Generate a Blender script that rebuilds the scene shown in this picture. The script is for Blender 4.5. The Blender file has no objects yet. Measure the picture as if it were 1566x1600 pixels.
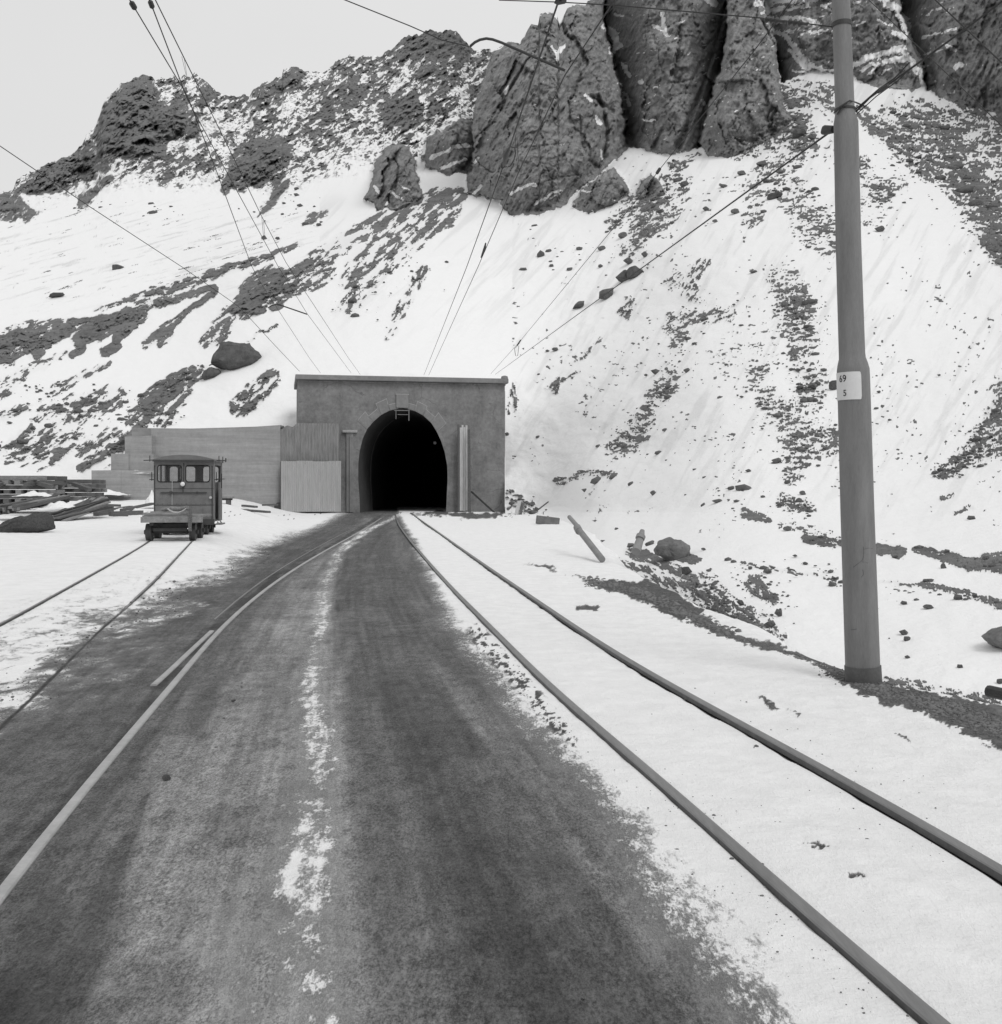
import bpy, bmesh, math, random
import numpy as np
from mathutils import Vector, Matrix
R = math.radians
random.seed(7)
S = bpy.context.scene
COL = S.collection

# ------------------------------------------------------------------ camera, sky, sun, exposure
F, CX, HY, CH = 1700.0, 783.0, 766.0, 1.5      # focal length, centre column, horizon row (photo pixels), eye height
cam = bpy.data.cameras.new('camera'); co = bpy.data.objects.new('camera', cam); COL.objects.link(co)
co.location = (0, 0, CH); co.rotation_euler = (R(90), 0, 0)
cam.sensor_fit = 'HORIZONTAL'; cam.sensor_width = 36; cam.lens = 36 * F / 1566
cam.shift_y = -(800 - HY) / 1566; cam.clip_start = 0.1; cam.clip_end = 6000
S.camera = co
SUN_EL, SUN_AZ = 48, 35                          # overcast: weak wide sun, high, behind and right of the camera
W = bpy.data.worlds.new('World'); S.world = W; W.use_nodes = True
nt = W.node_tree; nt.nodes.clear()
o_ = nt.nodes.new('ShaderNodeOutputWorld'); bg = nt.nodes.new('ShaderNodeBackground')
sky = nt.nodes.new('ShaderNodeTexSky'); sky.sky_type = 'NISHITA'; sky.sun_disc = False
sky.sun_elevation = R(SUN_EL); sky.sun_rotation = R(180 - SUN_AZ); sky.altitude = 3200; sky.dust_density = 4
bw = nt.nodes.new('ShaderNodeRGBToBW'); nt.links.new(sky.outputs[0], bw.inputs[0])
tc = nt.nodes.new('ShaderNodeTexCoord'); nz = nt.nodes.new('ShaderNodeTexNoise'); nz.inputs['Scale'].default_value = 1.6; nz.inputs['Detail'].default_value = 5
nt.links.new(tc.outputs['Generated'], nz.inputs['Vector'])
cl = nt.nodes.new('ShaderNodeMapRange'); cl.inputs['From Min'].default_value = .3; cl.inputs['From Max'].default_value = .7
cl.inputs['To Min'].default_value = 6.75; cl.inputs['To Max'].default_value = 7.35
nt.links.new(nz.outputs[0], cl.inputs['Value'])
mx = nt.nodes.new('ShaderNodeMix'); mx.inputs[0].default_value = .9      # cloud deck over the clear sky
nt.links.new(bw.outputs[0], mx.inputs[2]); nt.links.new(cl.outputs[0], mx.inputs[3])
nt.links.new(mx.outputs[0], bg.inputs['Color']); bg.inputs['Strength'].default_value = 0.110
nt.links.new(bg.outputs[0], o_.inputs[0])
sl = bpy.data.lights.new('sun', 'SUN'); sl.energy = 1.2; sl.angle = R(24); sl.color = (1, 1, 1)
so = bpy.data.objects.new('sun', sl); COL.objects.link(so)
sd = Vector((math.sin(R(SUN_AZ)) * math.cos(R(SUN_EL)), -math.cos(R(SUN_AZ)) * math.cos(R(SUN_EL)), math.sin(R(SUN_EL))))
so.rotation_euler = sd.to_track_quat('Z', 'Y').to_euler()
S.view_settings.view_transform = 'Standard'; S.view_settings.look = 'None'
S.view_settings.exposure = .04; S.view_settings.gamma = 1
try: S.view_settings.use_curve_mapping = False
except Exception: pass

# ------------------------------------------------------------------ helpers
def P(x, y, D): return Vector(((x - CX) / F * D, D, CH + (HY - y) / F * D))
def ss(a, b, v):
    t = np.clip((v - a) / (b - a), 0, 1); return t * t * (3 - 2 * t)
def _h(i, j, s):
    n = (i.astype(np.int64) * 374761393 + j.astype(np.int64) * 668265263 + s * 1274126177) & 0xffffffff
    n = ((n ^ (n >> 13)) * 1274126177) & 0xffffffff
    n = ((n ^ (n >> 15)) * 2246822519) & 0xffffffff
    return ((n ^ (n >> 16)) & 0xffff) / 65535.0
def vn(x, y, s=0):
    i = np.floor(x); j = np.floor(y); u = x - i; v = y - j
    u = u * u * (3 - 2 * u); v = v * v * (3 - 2 * v)
    a = _h(i, j, s); b = _h(i + 1, j, s); c = _h(i, j + 1, s); d = _h(i + 1, j + 1, s)
    return a + (b - a) * u + (c - a) * v + (a - b - c + d) * u * v
def fbm(x, y, s=0, o=4, g=.5):
    r = 0; a = 1; t = 0
    for k in range(o):
        r = r + a * vn(x, y, s + k * 17); t += a; a *= g
        x, y = x * 1.63 + y * 1.17 + 5.3, y * 1.63 - x * 1.17 + 1.7
    return r / t
def uni(n, m=.5, sd=.105): return 1 / (1 + np.exp(-1.7 * (n - m) / sd))
def rot(x, y, deg):                                  # coordinates along / across a direction (degrees, image sense)
    c, s = math.cos(R(deg)), math.sin(R(deg)); return x * c + y * s, -x * s + y * c
def facet(x, y, seed=0, jit=.9):
    """broken planes: each cell is tilted its own way; also the distance to the crack between cells"""
    i0 = np.floor(x); j0 = np.floor(y); b1 = np.full(x.shape, 9.); b2 = np.full(x.shape, 9.); h = np.zeros(x.shape)
    for di in (-1, 0, 1):
        for dj in (-1, 0, 1):
            i = i0 + di; j = j0 + dj; cx = i + .5 + jit * (_h(i, j, seed) - .5); cy = j + .5 + jit * (_h(i, j, seed + 1) - .5)
            dx = x - cx; dy = y - cy; d = np.hypot(dx, dy); m = d < b1
            b2 = np.where(m, b1, np.minimum(b2, d)); b1 = np.where(m, d, b1)
            h = np.where(m, (_h(i, j, seed + 2) - .5) * 1.0 + dx * (_h(i, j, seed + 3) - .5) * 2.4 + dy * (_h(i, j, seed + 4) - .5) * 2.0, h)
    return h, b2 - b1
def segd(px, py, a, b):
    ax, ay = a; bx, by = b; dx, dy = bx - ax, by - ay
    t = np.clip(((px - ax) * dx + (py - ay) * dy) / (dx * dx + dy * dy + 1e-9), 0, 1)
    return np.hypot(px - ax - t * dx, py - ay - t * dy), t
def polyd(px, py, poly, pad=30):
    """signed distance to a polygon: positive inside, computed near the polygon only"""
    out = np.full(px.shape, -1e3)
    xs = [p[0] for p in poly]; ys = [p[1] for p in poly]
    m = (px > min(xs) - pad) & (px < max(xs) + pad) & (py > min(ys) - pad) & (py < max(ys) + pad)
    x = px[m]; y = py[m]
    if x.size == 0: return out
    ins = np.zeros(x.shape, bool); d = np.full(x.shape, 1e3)
    for k in range(len(poly)):
        a, b = poly[k], poly[(k + 1) % len(poly)]
        d = np.minimum(d, segd(x, y, a, b)[0])
        if a[1] != b[1]:
            ins ^= ((a[1] > y) != (b[1] > y)) & (x < (b[0] - a[0]) * (y - a[1]) / (b[1] - a[1]) + a[0])
    out[m] = np.where(ins, d, -d); return out
def stroke(px, py, pts, w0, w1=None):
    """1 on the line falling to 0 at its half width, which runs from w0 to w1"""
    w1 = w0 if w1 is None else w1
    xs = [p[0] for p in pts]; ys = [p[1] for p in pts]; W_ = max(w0, w1) * 1.3
    out = np.zeros(px.shape)
    m = (px > min(xs) - W_) & (px < max(xs) + W_) & (py > min(ys) - W_) & (py < max(ys) + W_)
    x = px[m]; y = py[m]; r = np.zeros(x.shape); n = len(pts) - 1
    for k in range(n):
        d, t = segd(x, y, pts[k], pts[k + 1]); w = w0 + (w1 - w0) * (k + t) / n
        r = np.maximum(r, np.clip(1 - d / np.maximum(w, .1), 0, 1))
    out[m] = r; return out
def tag(o, label=None, cat=None, group=None, kind=None):
    if label: o['label'] = label
    if cat: o['category'] = cat
    if group: o['group'] = group
    if kind: o['kind'] = kind
    return o
def link(name, me, mat=None, parent=None):
    o = bpy.data.objects.new(name, me); COL.objects.link(o)
    if mat and me and not me.materials: me.materials.append(mat)
    if parent: o.parent = parent
    return o
def empty(name, loc=(0, 0, 0), rz=0):
    o = bpy.data.objects.new(name, None); COL.objects.link(o); o.empty_display_size = .2
    o.location = loc; o.rotation_euler = (0, 0, rz); return o
class MB:
    """collects shapes in a bmesh and links them as one mesh"""
    def __init__(s): s.b = bmesh.new()
    def box(s, c, d, m=None, bev=0):
        q = Matrix.Translation(c) @ (m.to_4x4() if m is not None else Matrix.Identity(4)) @ Matrix.Diagonal((d[0], d[1], d[2], 1))
        r = bmesh.ops.create_cube(s.b, size=1, matrix=q)
        if bev:
            e = list({e for v in r['verts'] for e in v.link_edges})
            bmesh.ops.bevel(s.b, geom=e, offset=bev, segments=2, affect='EDGES', profile=.6)
        return s
    def bar(s, a, b, w, h=None, bev=0, up=(0, 0, 1)):
        a = Vector(a); b = Vector(b); h = h or w; y = (b - a).normalized(); x = y.cross(Vector(up))
        if x.length < 1e-4: x = Vector((1, 0, 0))
        x.normalize(); z = x.cross(y)
        return s.box((a + b) / 2, (w, (b - a).length, h), Matrix((x, y, z)).transposed(), bev)
    def tube(s, pts, r, n=8, cap=True):
        pts = [Vector(p) for p in pts]; rs = r if isinstance(r, (list, tuple)) else [r] * len(pts)
        rings = []; prev = None
        for i, p in enumerate(pts):
            t = (pts[min(i + 1, len(pts) - 1)] - pts[max(i - 1, 0)]).normalized()
            if prev is None:
                x = t.cross(Vector((0, 0, 1)))
                if x.length < 1e-3: x = t.cross(Vector((0, 1, 0)))
            else: x = prev - t * prev.dot(t)
            x.normalize(); prev = x; y = t.cross(x)
            rings.append([s.b.verts.new(p + (x * math.cos(2 * math.pi * k / n) + y * math.sin(2 * math.pi * k / n)) * rs[i]) for k in range(n)])
        for a, b in zip(rings, rings[1:]):
            for k in range(n): s.b.faces.new((a[k], a[(k + 1) % n], b[(k + 1) % n], b[k]))
        if cap: s.b.faces.new(rings[0][::-1]); s.b.faces.new(rings[-1])
        return s
    def prism(s, pts, vec):
        v = Vector(vec); a = [s.b.verts.new(p) for p in pts]; b = [s.b.verts.new(Vector(p) + v) for p in pts]
        n = len(a); s.b.faces.new(a); s.b.faces.new(b[::-1])
        for k in range(n): s.b.faces.new((a[k], b[k], b[(k + 1) % n], a[(k + 1) % n]))
        return s
    def sweep(s, prof, path, zfun=None):
        """profile (side, up) swept along a ground path"""
        rings = []
        for i, p in enumerate(path):
            a = path[max(i - 1, 0)]; b = path[min(i + 1, len(path) - 1)]
            t = Vector((b[0] - a[0], b[1] - a[1], 0)).normalized(); x = Vector((t.y, -t.x, 0))
            rings.append([s.b.verts.new(Vector(p) + x * u + Vector((0, 0, v))) for u, v in prof])
        n = len(prof)
        for a, b in zip(rings, rings[1:]):
            for k in range(n): s.b.faces.new((a[k], a[(k + 1) % n], b[(k + 1) % n], b[k]))
        s.b.faces.new(rings[0][::-1]); s.b.faces.new(rings[-1]); return s
    def build(s, name, mat, parent=None, smooth=False):
        bmesh.ops.recalc_face_normals(s.b, faces=s.b.faces)
        me = bpy.data.meshes.new(name); s.b.to_mesh(me); s.b.free()
        if smooth:
            me.polygons.foreach_set('use_smooth', [True] * len(me.polygons))
            if smooth != 'all': me.set_sharp_from_angle(angle=R(40))
        return link(name, me, mat, parent)

# ------------------------------------------------------------------ materials (a black and white photograph: every colour is a grey)
def N(nt, t, **k):
    n = nt.nodes.new('ShaderNode' + t)
    for a, b in k.items():
        if a.startswith('_'): setattr(n, a[1:], b)
        else: n.inputs[a.replace('__', ' ')].default_value = b
    return n
def newmat(name, rough=.8):
    m = bpy.data.materials.new(name); m.use_nodes = True; nt = m.node_tree
    b = nt.nodes['Principled BSDF']; b.inputs['Roughness'].default_value = rough; b.inputs['Specular IOR Level'].default_value = .3
    return m, nt, b
def noise(nt, scale, detail=6, rough=.6, vec=None, stretch=None, rotz=0, coord='Object'):
    tc = N(nt, 'TexCoord'); mp = N(nt, 'Mapping'); mp.inputs['Rotation'].default_value[2] = rotz
    if stretch: mp.inputs['Scale'].default_value = stretch
    nt.links.new(tc.outputs[coord], mp.inputs[0])
    n = N(nt, 'TexNoise', Scale=scale, Detail=detail, Roughness=rough); nt.links.new(mp.outputs[0], n.inputs['Vector'])
    return n.outputs['Fac']
def mr(nt, v, a, b, c, d, smooth=False):
    n = N(nt, 'MapRange'); n.inputs[1].default_value = a; n.inputs[2].default_value = b; n.inputs[3].default_value = c; n.inputs[4].default_value = d
    if smooth: n.interpolation_type = 'SMOOTHSTEP'
    nt.links.new(v, n.inputs[0]); return n.outputs[0]
def mth(nt, op, a, b=None, c=None):
    n = N(nt, 'Math', _operation=op)
    for i, v in enumerate((a, b, c)):
        if v is None: continue
        if isinstance(v, (int, float)): n.inputs[i].default_value = v
        else: nt.links.new(v, n.inputs[i])
    return n.outputs[0]
def mixf(nt, f, a, b):
    n = N(nt, 'Mix')
    for i, v in ((0, f), (2, a), (3, b)):
        if isinstance(v, (int, float)): n.inputs[i].default_value = v
        else: nt.links.new(v, n.inputs[i])
    return n.outputs[0]
def attr(nt, name):
    n = N(nt, 'Attribute'); n.attribute_name = name; return n.outputs['Fac']
def bump(nt, b, h, dist, strength=1.0):
    n = N(nt, 'Bump', Strength=strength, Distance=dist); nt.links.new(h, n.inputs['Height'])
    nt.links.new(n.outputs[0], b.inputs['Normal']); return n
def plain(name, v, rough=.8, sc=6, var=.25, bd=.004, stretch=None, metal=0, sc2=None):
    m, nt, b = newmat(name, rough); n1 = noise(nt, sc, 8, .65, stretch=stretch); n2 = noise(nt, sc2 or sc * 7, 4, .7, stretch=stretch)
    s = mth(nt, 'ADD', mth(nt, 'MULTIPLY', n1, .65), mth(nt, 'MULTIPLY', n2, .35))
    nt.links.new(mr(nt, s, .37, .63, v * (1 - var), v * (1 + var)), b.inputs['Base Color']); b.inputs['Metallic'].default_value = metal
    if bd: bump(nt, b, s, bd)
    return m

def m_mountain():
    m, nt, b = newmat('snow_and_rock', .9)
    rk = attr(nt, 'rock'); dust = attr(nt, 'dust')
    fine = noise(nt, 2.2, 7, .72); fine2 = noise(nt, .55, 6, .7, stretch=(1, 1, 1.6)); strat = noise(nt, .5, 8, .7, stretch=(.5, .5, 2.6))
    grain = noise(nt, 9, 3, .7)
    f = mth(nt, 'ADD', rk, mth(nt, 'MULTIPLY', mth(nt, 'SUBTRACT', mth(nt, 'ADD', mth(nt, 'MULTIPLY', fine, .6), mth(nt, 'MULTIPLY', grain, .4)), .5), 2.0))
    f = mr(nt, f, .38, .62, 0, 1, True)
    r = mth(nt, 'ADD', mth(nt, 'MULTIPLY', strat, .55), mth(nt, 'MULTIPLY', fine, .45))
    rc = mth(nt, 'MULTIPLY', mr(nt, r, .38, .60, .085, .20), mth(nt, 'ADD', mth(nt, 'MULTIPLY', attr(nt, 'cliff'), .62), 1.12))
    spk = mr(nt, grain, .62, .75, 0, 1, True)                       # specks of dust and grit in the snow
    sc = mixf(nt, mth(nt, 'MULTIPLY', spk, mth(nt, 'ADD', mth(nt, 'MULTIPLY', dust, .8), .03)), mixf(nt, mth(nt, 'MULTIPLY', dust, .35), .82, .3), .14)
    nt.links.new(mixf(nt, f, sc, rc), b.inputs['Base Color'])
    h = mth(nt, 'MULTIPLY', mixf(nt, f, .55, 0.0), .4)
    hr = mth(nt, 'ADD', mth(nt, 'MULTIPLY', fine2, .5), mth(nt, 'ADD', mth(nt, 'MULTIPLY', fine, .6), mth(nt, 'MULTIPLY', grain, .15)))
    hh = mixf(nt, f, mth(nt, 'MULTIPLY', fine2, .25), hr)
    bump(nt, b, hh, .5, .8)
    return m
def m_ground():
    m, nt, b = newmat('snow_and_gravel', .85)
    sn = attr(nt, 'snow'); tone = attr(nt, 'tone'); rough = attr(nt, 'speck')
    n1 = noise(nt, 14, 8, .75, stretch=(1, .45, 1)); n2 = noise(nt, 75, 4, .75, stretch=(1, .4, 1)); n3 = noise(nt, 3.5, 7, .7); st = noise(nt, 7, 6, .7, stretch=(3.0, .35, 1), rotz=R(-7))
    mixn = mth(nt, 'ADD', mth(nt, 'MULTIPLY', n1, .6), mth(nt, 'MULTIPLY', n2, .4))
    f = mth(nt, 'ADD', sn, mth(nt, 'MULTIPLY', mth(nt, 'SUBTRACT', mixn, .5), mth(nt, 'MULTIPLY', rough, 5.0)))
    f = mth(nt, 'ADD', mth(nt, 'MULTIPLY', mr(nt, f, .28, .78, 0, 1, True), .72), mth(nt, 'MULTIPLY', mr(nt, sn, .08, .8, 0, 1), .28))
    n4 = noise(nt, 170, 3, .8, stretch=(1, .5, 1)); g = mth(nt, 'ADD', mth(nt, 'ADD', mth(nt, 'MULTIPLY', n1, .22), mth(nt, 'MULTIPLY', n2, .34)), mth(nt, 'ADD', mth(nt, 'MULTIPLY', n4, .32), mth(nt, 'MULTIPLY', n3, .12)))
    gc = mth(nt, 'MULTIPLY', tone, mr(nt, g, .43, .57, .40, 1.75))
    spk = mr(nt, noise(nt, 26, 3, .6), .72, .76, 0, 1, True)
    spk2 = mth(nt, 'MULTIPLY', spk, mr(nt, n3, .5, .62, 0, .8, True))
    sc = mixf(nt, mth(nt, 'MULTIPLY', spk2, attr(nt, 'dust')), mr(nt, n3, .36, .64, .79, .87), .1)
    nt.links.new(mixf(nt, f, gc, sc), b.inputs['Base Color'])
    hh = mth(nt, 'ADD', mth(nt, 'MULTIPLY', n1, .5), mth(nt, 'ADD', mth(nt, 'MULTIPLY', n2, .25), mth(nt, 'MULTIPLY', n3, 1.2)))
    bump(nt, b, mth(nt, 'ADD', hh, mth(nt, 'MULTIPLY', f, .5)), .028, 1.0)
    return m
def m_concrete(name, v, board=(1, 1, 1), stain=.3, cracks=0):
    m, nt, b = newmat(name, .85); run = noise(nt, 1.6, 6, .7, stretch=(1.6, 1.6, .18))
    a = noise(nt, .7, 7, .65); c = noise(nt, 5, 8, .7); d = noise(nt, 1.3, 6, .6, stretch=board); g = noise(nt, 40, 3, .7)
    s = mth(nt, 'ADD', mth(nt, 'ADD', mth(nt, 'MULTIPLY', a, .2 if board[2] > 4 else .3), mth(nt, 'MULTIPLY', c, .21 if board[2] > 4 else .3)), mth(nt, 'ADD', mth(nt, 'ADD', mth(nt, 'MULTIPLY', d, .34 if board[2] > 4 else .15), mth(nt, 'MULTIPLY', run, .13)), mth(nt, 'MULTIPLY', g, .12)))
    col = mr(nt, s, .38, .62, v * (1 - stain), v * (1 + stain))
    if cracks:
        vo = N(nt, 'TexVoronoi', Scale=cracks, _feature='DISTANCE_TO_EDGE'); tc = N(nt, 'TexCoord')
        nn = N(nt, 'TexNoise', Scale=1.5, Detail=5); ad = N(nt, 'VectorMath', _operation='MULTIPLY_ADD'); ad.inputs[1].default_value = (.5, .5, .5)
        nt.links.new(tc.outputs['Object'], nn.inputs['Vector']); nt.links.new(nn.outputs['Color'], ad.inputs[0]); nt.links.new(tc.outputs['Object'], ad.inputs[2])
        nt.links.new(ad.outputs[0], vo.inputs['Vector'])
        k = mth(nt, 'MULTIPLY', mr(nt, vo.outputs['Distance'], .004, .012, 1, 0), mr(nt, a, .5, .56, 0, .6))
        col = mixf(nt, k, col, v * .45)
    nt.links.new(col, b.inputs['Base Color']); bump(nt, b, s, .03, .7); return m

MAT = dict(
    mountain=m_mountain(), ground=m_ground(),
    stone=plain('dark_stone', .115, .9, 3, .35, .03), stone_mid=plain('grey_stone', .15, .9, 3, .3, .03), gravel=plain('wet_gravel', .065, .95, 20, .45, .02),
    boulder=plain('boulder_rock', .10, .9, 2.2, .32, .05, sc2=14),
    rail=plain('rail_side_rust', .075, .6, 9, .3, .003), railtop=plain('worn_rail_head', .17, .45, 3, .2, .001, stretch=(4, .4, 1)),
    railflush=plain('worn_flush_rail', .34, .4, 5, .18, .001),
    portal=m_concrete('portal_masonry', .19, (1, 1, 1.6), .48, .55), arch=m_concrete('arch_stone', .205, stain=.25), mortar=plain('pale_mortar', .33, .9, 8, .2, .004),
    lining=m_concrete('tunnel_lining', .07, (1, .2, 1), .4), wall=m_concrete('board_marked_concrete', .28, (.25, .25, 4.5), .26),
    pole=plain('painted_steel_pole', .17, .65, 4, .2, .002, stretch=(2.5, 2.5, .35), sc2=60), collar=plain('pole_dark_base', .09, .7, 9, .25, .003),
    enamel=plain('white_enamel', .6, .35, 9, .06, .0005), black=plain('black_enamel', .015, .5, 9, .1, 0),
    wire=plain('weathered_wire', .035, .7, 9, .2, 0), iron=plain('dark_iron', .045, .6, 9, .3, .002), insul=plain('brown_porcelain', .04, .35, 9, .2, 0),
    sheet_light=plain('pale_corrugated_iron', .37, .55, 2, .12, .002, stretch=(3, 3, .4)), sheet_dark=plain('rusty_corrugated_iron', .21, .7, 2, .3, .003, stretch=(4, 4, .5)),
    wood=plain('grey_timber', .11, .85, 4, .4, .006, stretch=(6, 1, 6)), wood_pale=plain('bleached_board', .46, .8, 4, .2, .004, stretch=(5, 5, .5)),
    cabpaint=plain('faded_trolley_paint', .155, .55, 3.5, .2, .003), cabdark=plain('trolley_dark_paint', .05, .6, 5, .3, .003), roofm=plain('trolley_roof_canvas', .15, .8, 4, .15, .003),
    bed=plain('weathered_deck_board', .215, .85, 5, .35, .005, stretch=(1, 8, 1)), chrome=plain('lamp_glass', .75, .15, 5, .05, 0), snowm=plain('settled_snow', .80, .9, 3, .04, .03),
    pipe=m_concrete('weathered_pipe_concrete', .23, stain=.25))
g, gnt, gb = newmat('window_glass', .05); gb.inputs['Base Color'].default_value = (1, 1, 1, 1); gb.inputs['Alpha'].default_value = .05; gb.inputs['Base Color'].default_value = (.1, .1, .1, 1); MAT['glass'] = g

# ------------------------------------------------------------------ the near ground: height in world metres
RX_Y = [1.2, 3.0, 6.8, 8.7, 13.9, 18.3, 30, 65, 90]; RX_X = [-2.6, -2.75, -3.1, -3.5, -4.35, -4.9, -6.3, -9.1, -11]
EX_Y = [1.2, 4.5, 6.3, 7.6, 9.2, 11.3, 12.8, 18.3, 23, 30, 45, 90]; EX_X = [3.2, 3.5, 3.7, 3.5, 2.98, 2.68, 2.6, 2.4, 2.3, 2.6, 3.6, 7]
def zg(X, Y):
    X = np.asarray(X, float); Y = np.asarray(Y, float)
    z = .2 * ss(45, 64, Y)
    rx = np.interp(Y, RX_Y, RX_X); ex = np.interp(Y, EX_Y, EX_X)
    t = ss(38, 60, Y); z = z + .9 * np.clip((Y - 8) / 54, 0, 1.3) * np.where(Y < 38, ss(0, 1.7, rx - X), ss(2.2 * t, 1.7 + 5.5 * t, rx - X))
    wob = .35 * (vn(X * .0 + Y * .9, Y * .0 + .5, 5) - .5)
    drop = ss(0, 1.5, X - ex - wob); z = z - drop * 1.15 * (1 - .6 * ss(24, 50, Y)) - np.clip(X - ex - 1.5, 0, 8) * .25
    return z
def G(x, y):                                          # photo pixel -> point of the ground
    Y = F * CH / (y - HY)
    for _ in range(40):
        Y = .5 * Y + .5 * F * (CH - float(zg((x - CX) / F * Y, Y))) / (y - HY)
    X = (x - CX) / F * Y; return Vector((X, Y, float(zg(X, Y))))

def sheet(name_mask_mats, V, nr, nc, attrs, keep=None):
    """one grid of points cut into several objects by face masks"""
    idx = np.arange(nr * nc).reshape(nr, nc)
    q = np.stack([idx[:-1, :-1], idx[:-1, 1:], idx[1:, 1:], idx[1:, :-1]], -1).reshape(-1, 4)
    for name, fm, mat in name_mask_mats:
        f = q[fm]; used = np.unique(f); lut = np.zeros(nr * nc, np.int64); lut[used] = np.arange(len(used))
        f = lut[f]; me = bpy.data.meshes.new(name)
        me.vertices.add(len(used)); me.vertices.foreach_set('co', V[used].astype(np.float32).ravel())
        me.loops.add(f.size); me.loops.foreach_set('vertex_index', f.astype(np.int32).ravel())
        me.polygons.add(len(f)); me.polygons.foreach_set('loop_start', np.arange(0, f.size, 4, dtype=np.int32))
        me.polygons.foreach_set('loop_total', np.full(len(f), 4, np.int32)); me.polygons.foreach_set('use_smooth', np.ones(len(f), bool))
        me.update(calc_edges=True)
        for k, a in attrs.items():
            at = me.attributes.new(k, 'FLOAT', 'POINT'); at.data.foreach_set('value', a[used].astype(np.float32))
        o = link(name, me, mat); o['kind'] = 'structure'

# main track, siding and flush rail paths, traced then placed on the ground
def gpath(pts, n=90):
    w = [G(*p) for p in pts]; d = [0]
    for a, b in zip(w, w[1:]): d.append(d[-1] + (b - a).length)
    # smooth (Catmull-Rom) resampling, denser near the camera
    out = []
    for k in range(n):
        t = (k / (n - 1)) ** 1.7 * d[-1]; i = min(max(np.searchsorted(d, t) - 1, 0), len(w) - 2); u = (t - d[i]) / (d[i + 1] - d[i])
        p0 = w[max(i - 1, 0)]; p1 = w[i]; p2 = w[i + 1]; p3 = w[min(i + 2, len(w) - 1)]
        m1 = (p2 - p0) / max(1e-6, d[i + 1] - d[max(i - 1, 0)]); m2 = (p3 - p1) / max(1e-6, d[min(i + 2, len(w) - 1)] - d[i]); L = d[i + 1] - d[i]
        h = (2 * u**3 - 3 * u**2 + 1) * p1 + (u**3 - 2 * u**2 + u) * L * m1 + (-2 * u**3 + 3 * u**2) * p2 + (u**3 - u**2) * L * m2
        out.append(h)
    for _ in range(60 if n > 100 else 0): out = out[:1] + [(a + b * 2 + c) / 4 for a, b, c in zip(out, out[1:], out[2:])] + out[-1:]
    return out
main_left = [(1880, 1940), (1640, 1734), (1470, 1595), (1361, 1508), (1253, 1416), (1144, 1313), (1000, 1186), (880, 1092), (780, 990), (712, 924), (654, 859), (632, 832), (621, 815), (618, 802)]
main_right = [(1990, 1612), (1700, 1437), (1566, 1358), (1434, 1281), (1325, 1219), (1217, 1161), (1108, 1104), (960, 1020), (850, 945), (780, 898), (724, 859), (680, 828), (657, 812), (642, 801)]
flush = [(-420, 1900), (-200, 1640), (0, 1372), (66, 1294), (131, 1220), (219, 1116), (284, 1046), (337, 981), (390, 935), (437, 900), (500, 862), (560, 830), (596, 808)]
short = [(240, 1061), (262, 1042), (300, 1007), (331, 979)]
groove = [(335, 962), (380, 925), (430, 890), (500, 850), (555, 822)]
side_l = [(-400, 1145), (-150, 1040), (0, 970), (60, 938), (131, 900), (190, 868), (233, 843), (262, 820), (285, 808)]
side_r = [(-330, 1440), (-150, 1262), (0, 1122), (62, 1068), (102, 1028), (135, 994), (172, 963), (245, 900), (275, 868), (300, 843), (318, 822), (332, 808)]
TR = {k: gpath(v, 140) for k, v in dict(ml=main_left, mr=main_right, fl=flush, sh=short, gr=groove, sl=side_l, sr=side_r).items()}

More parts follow.
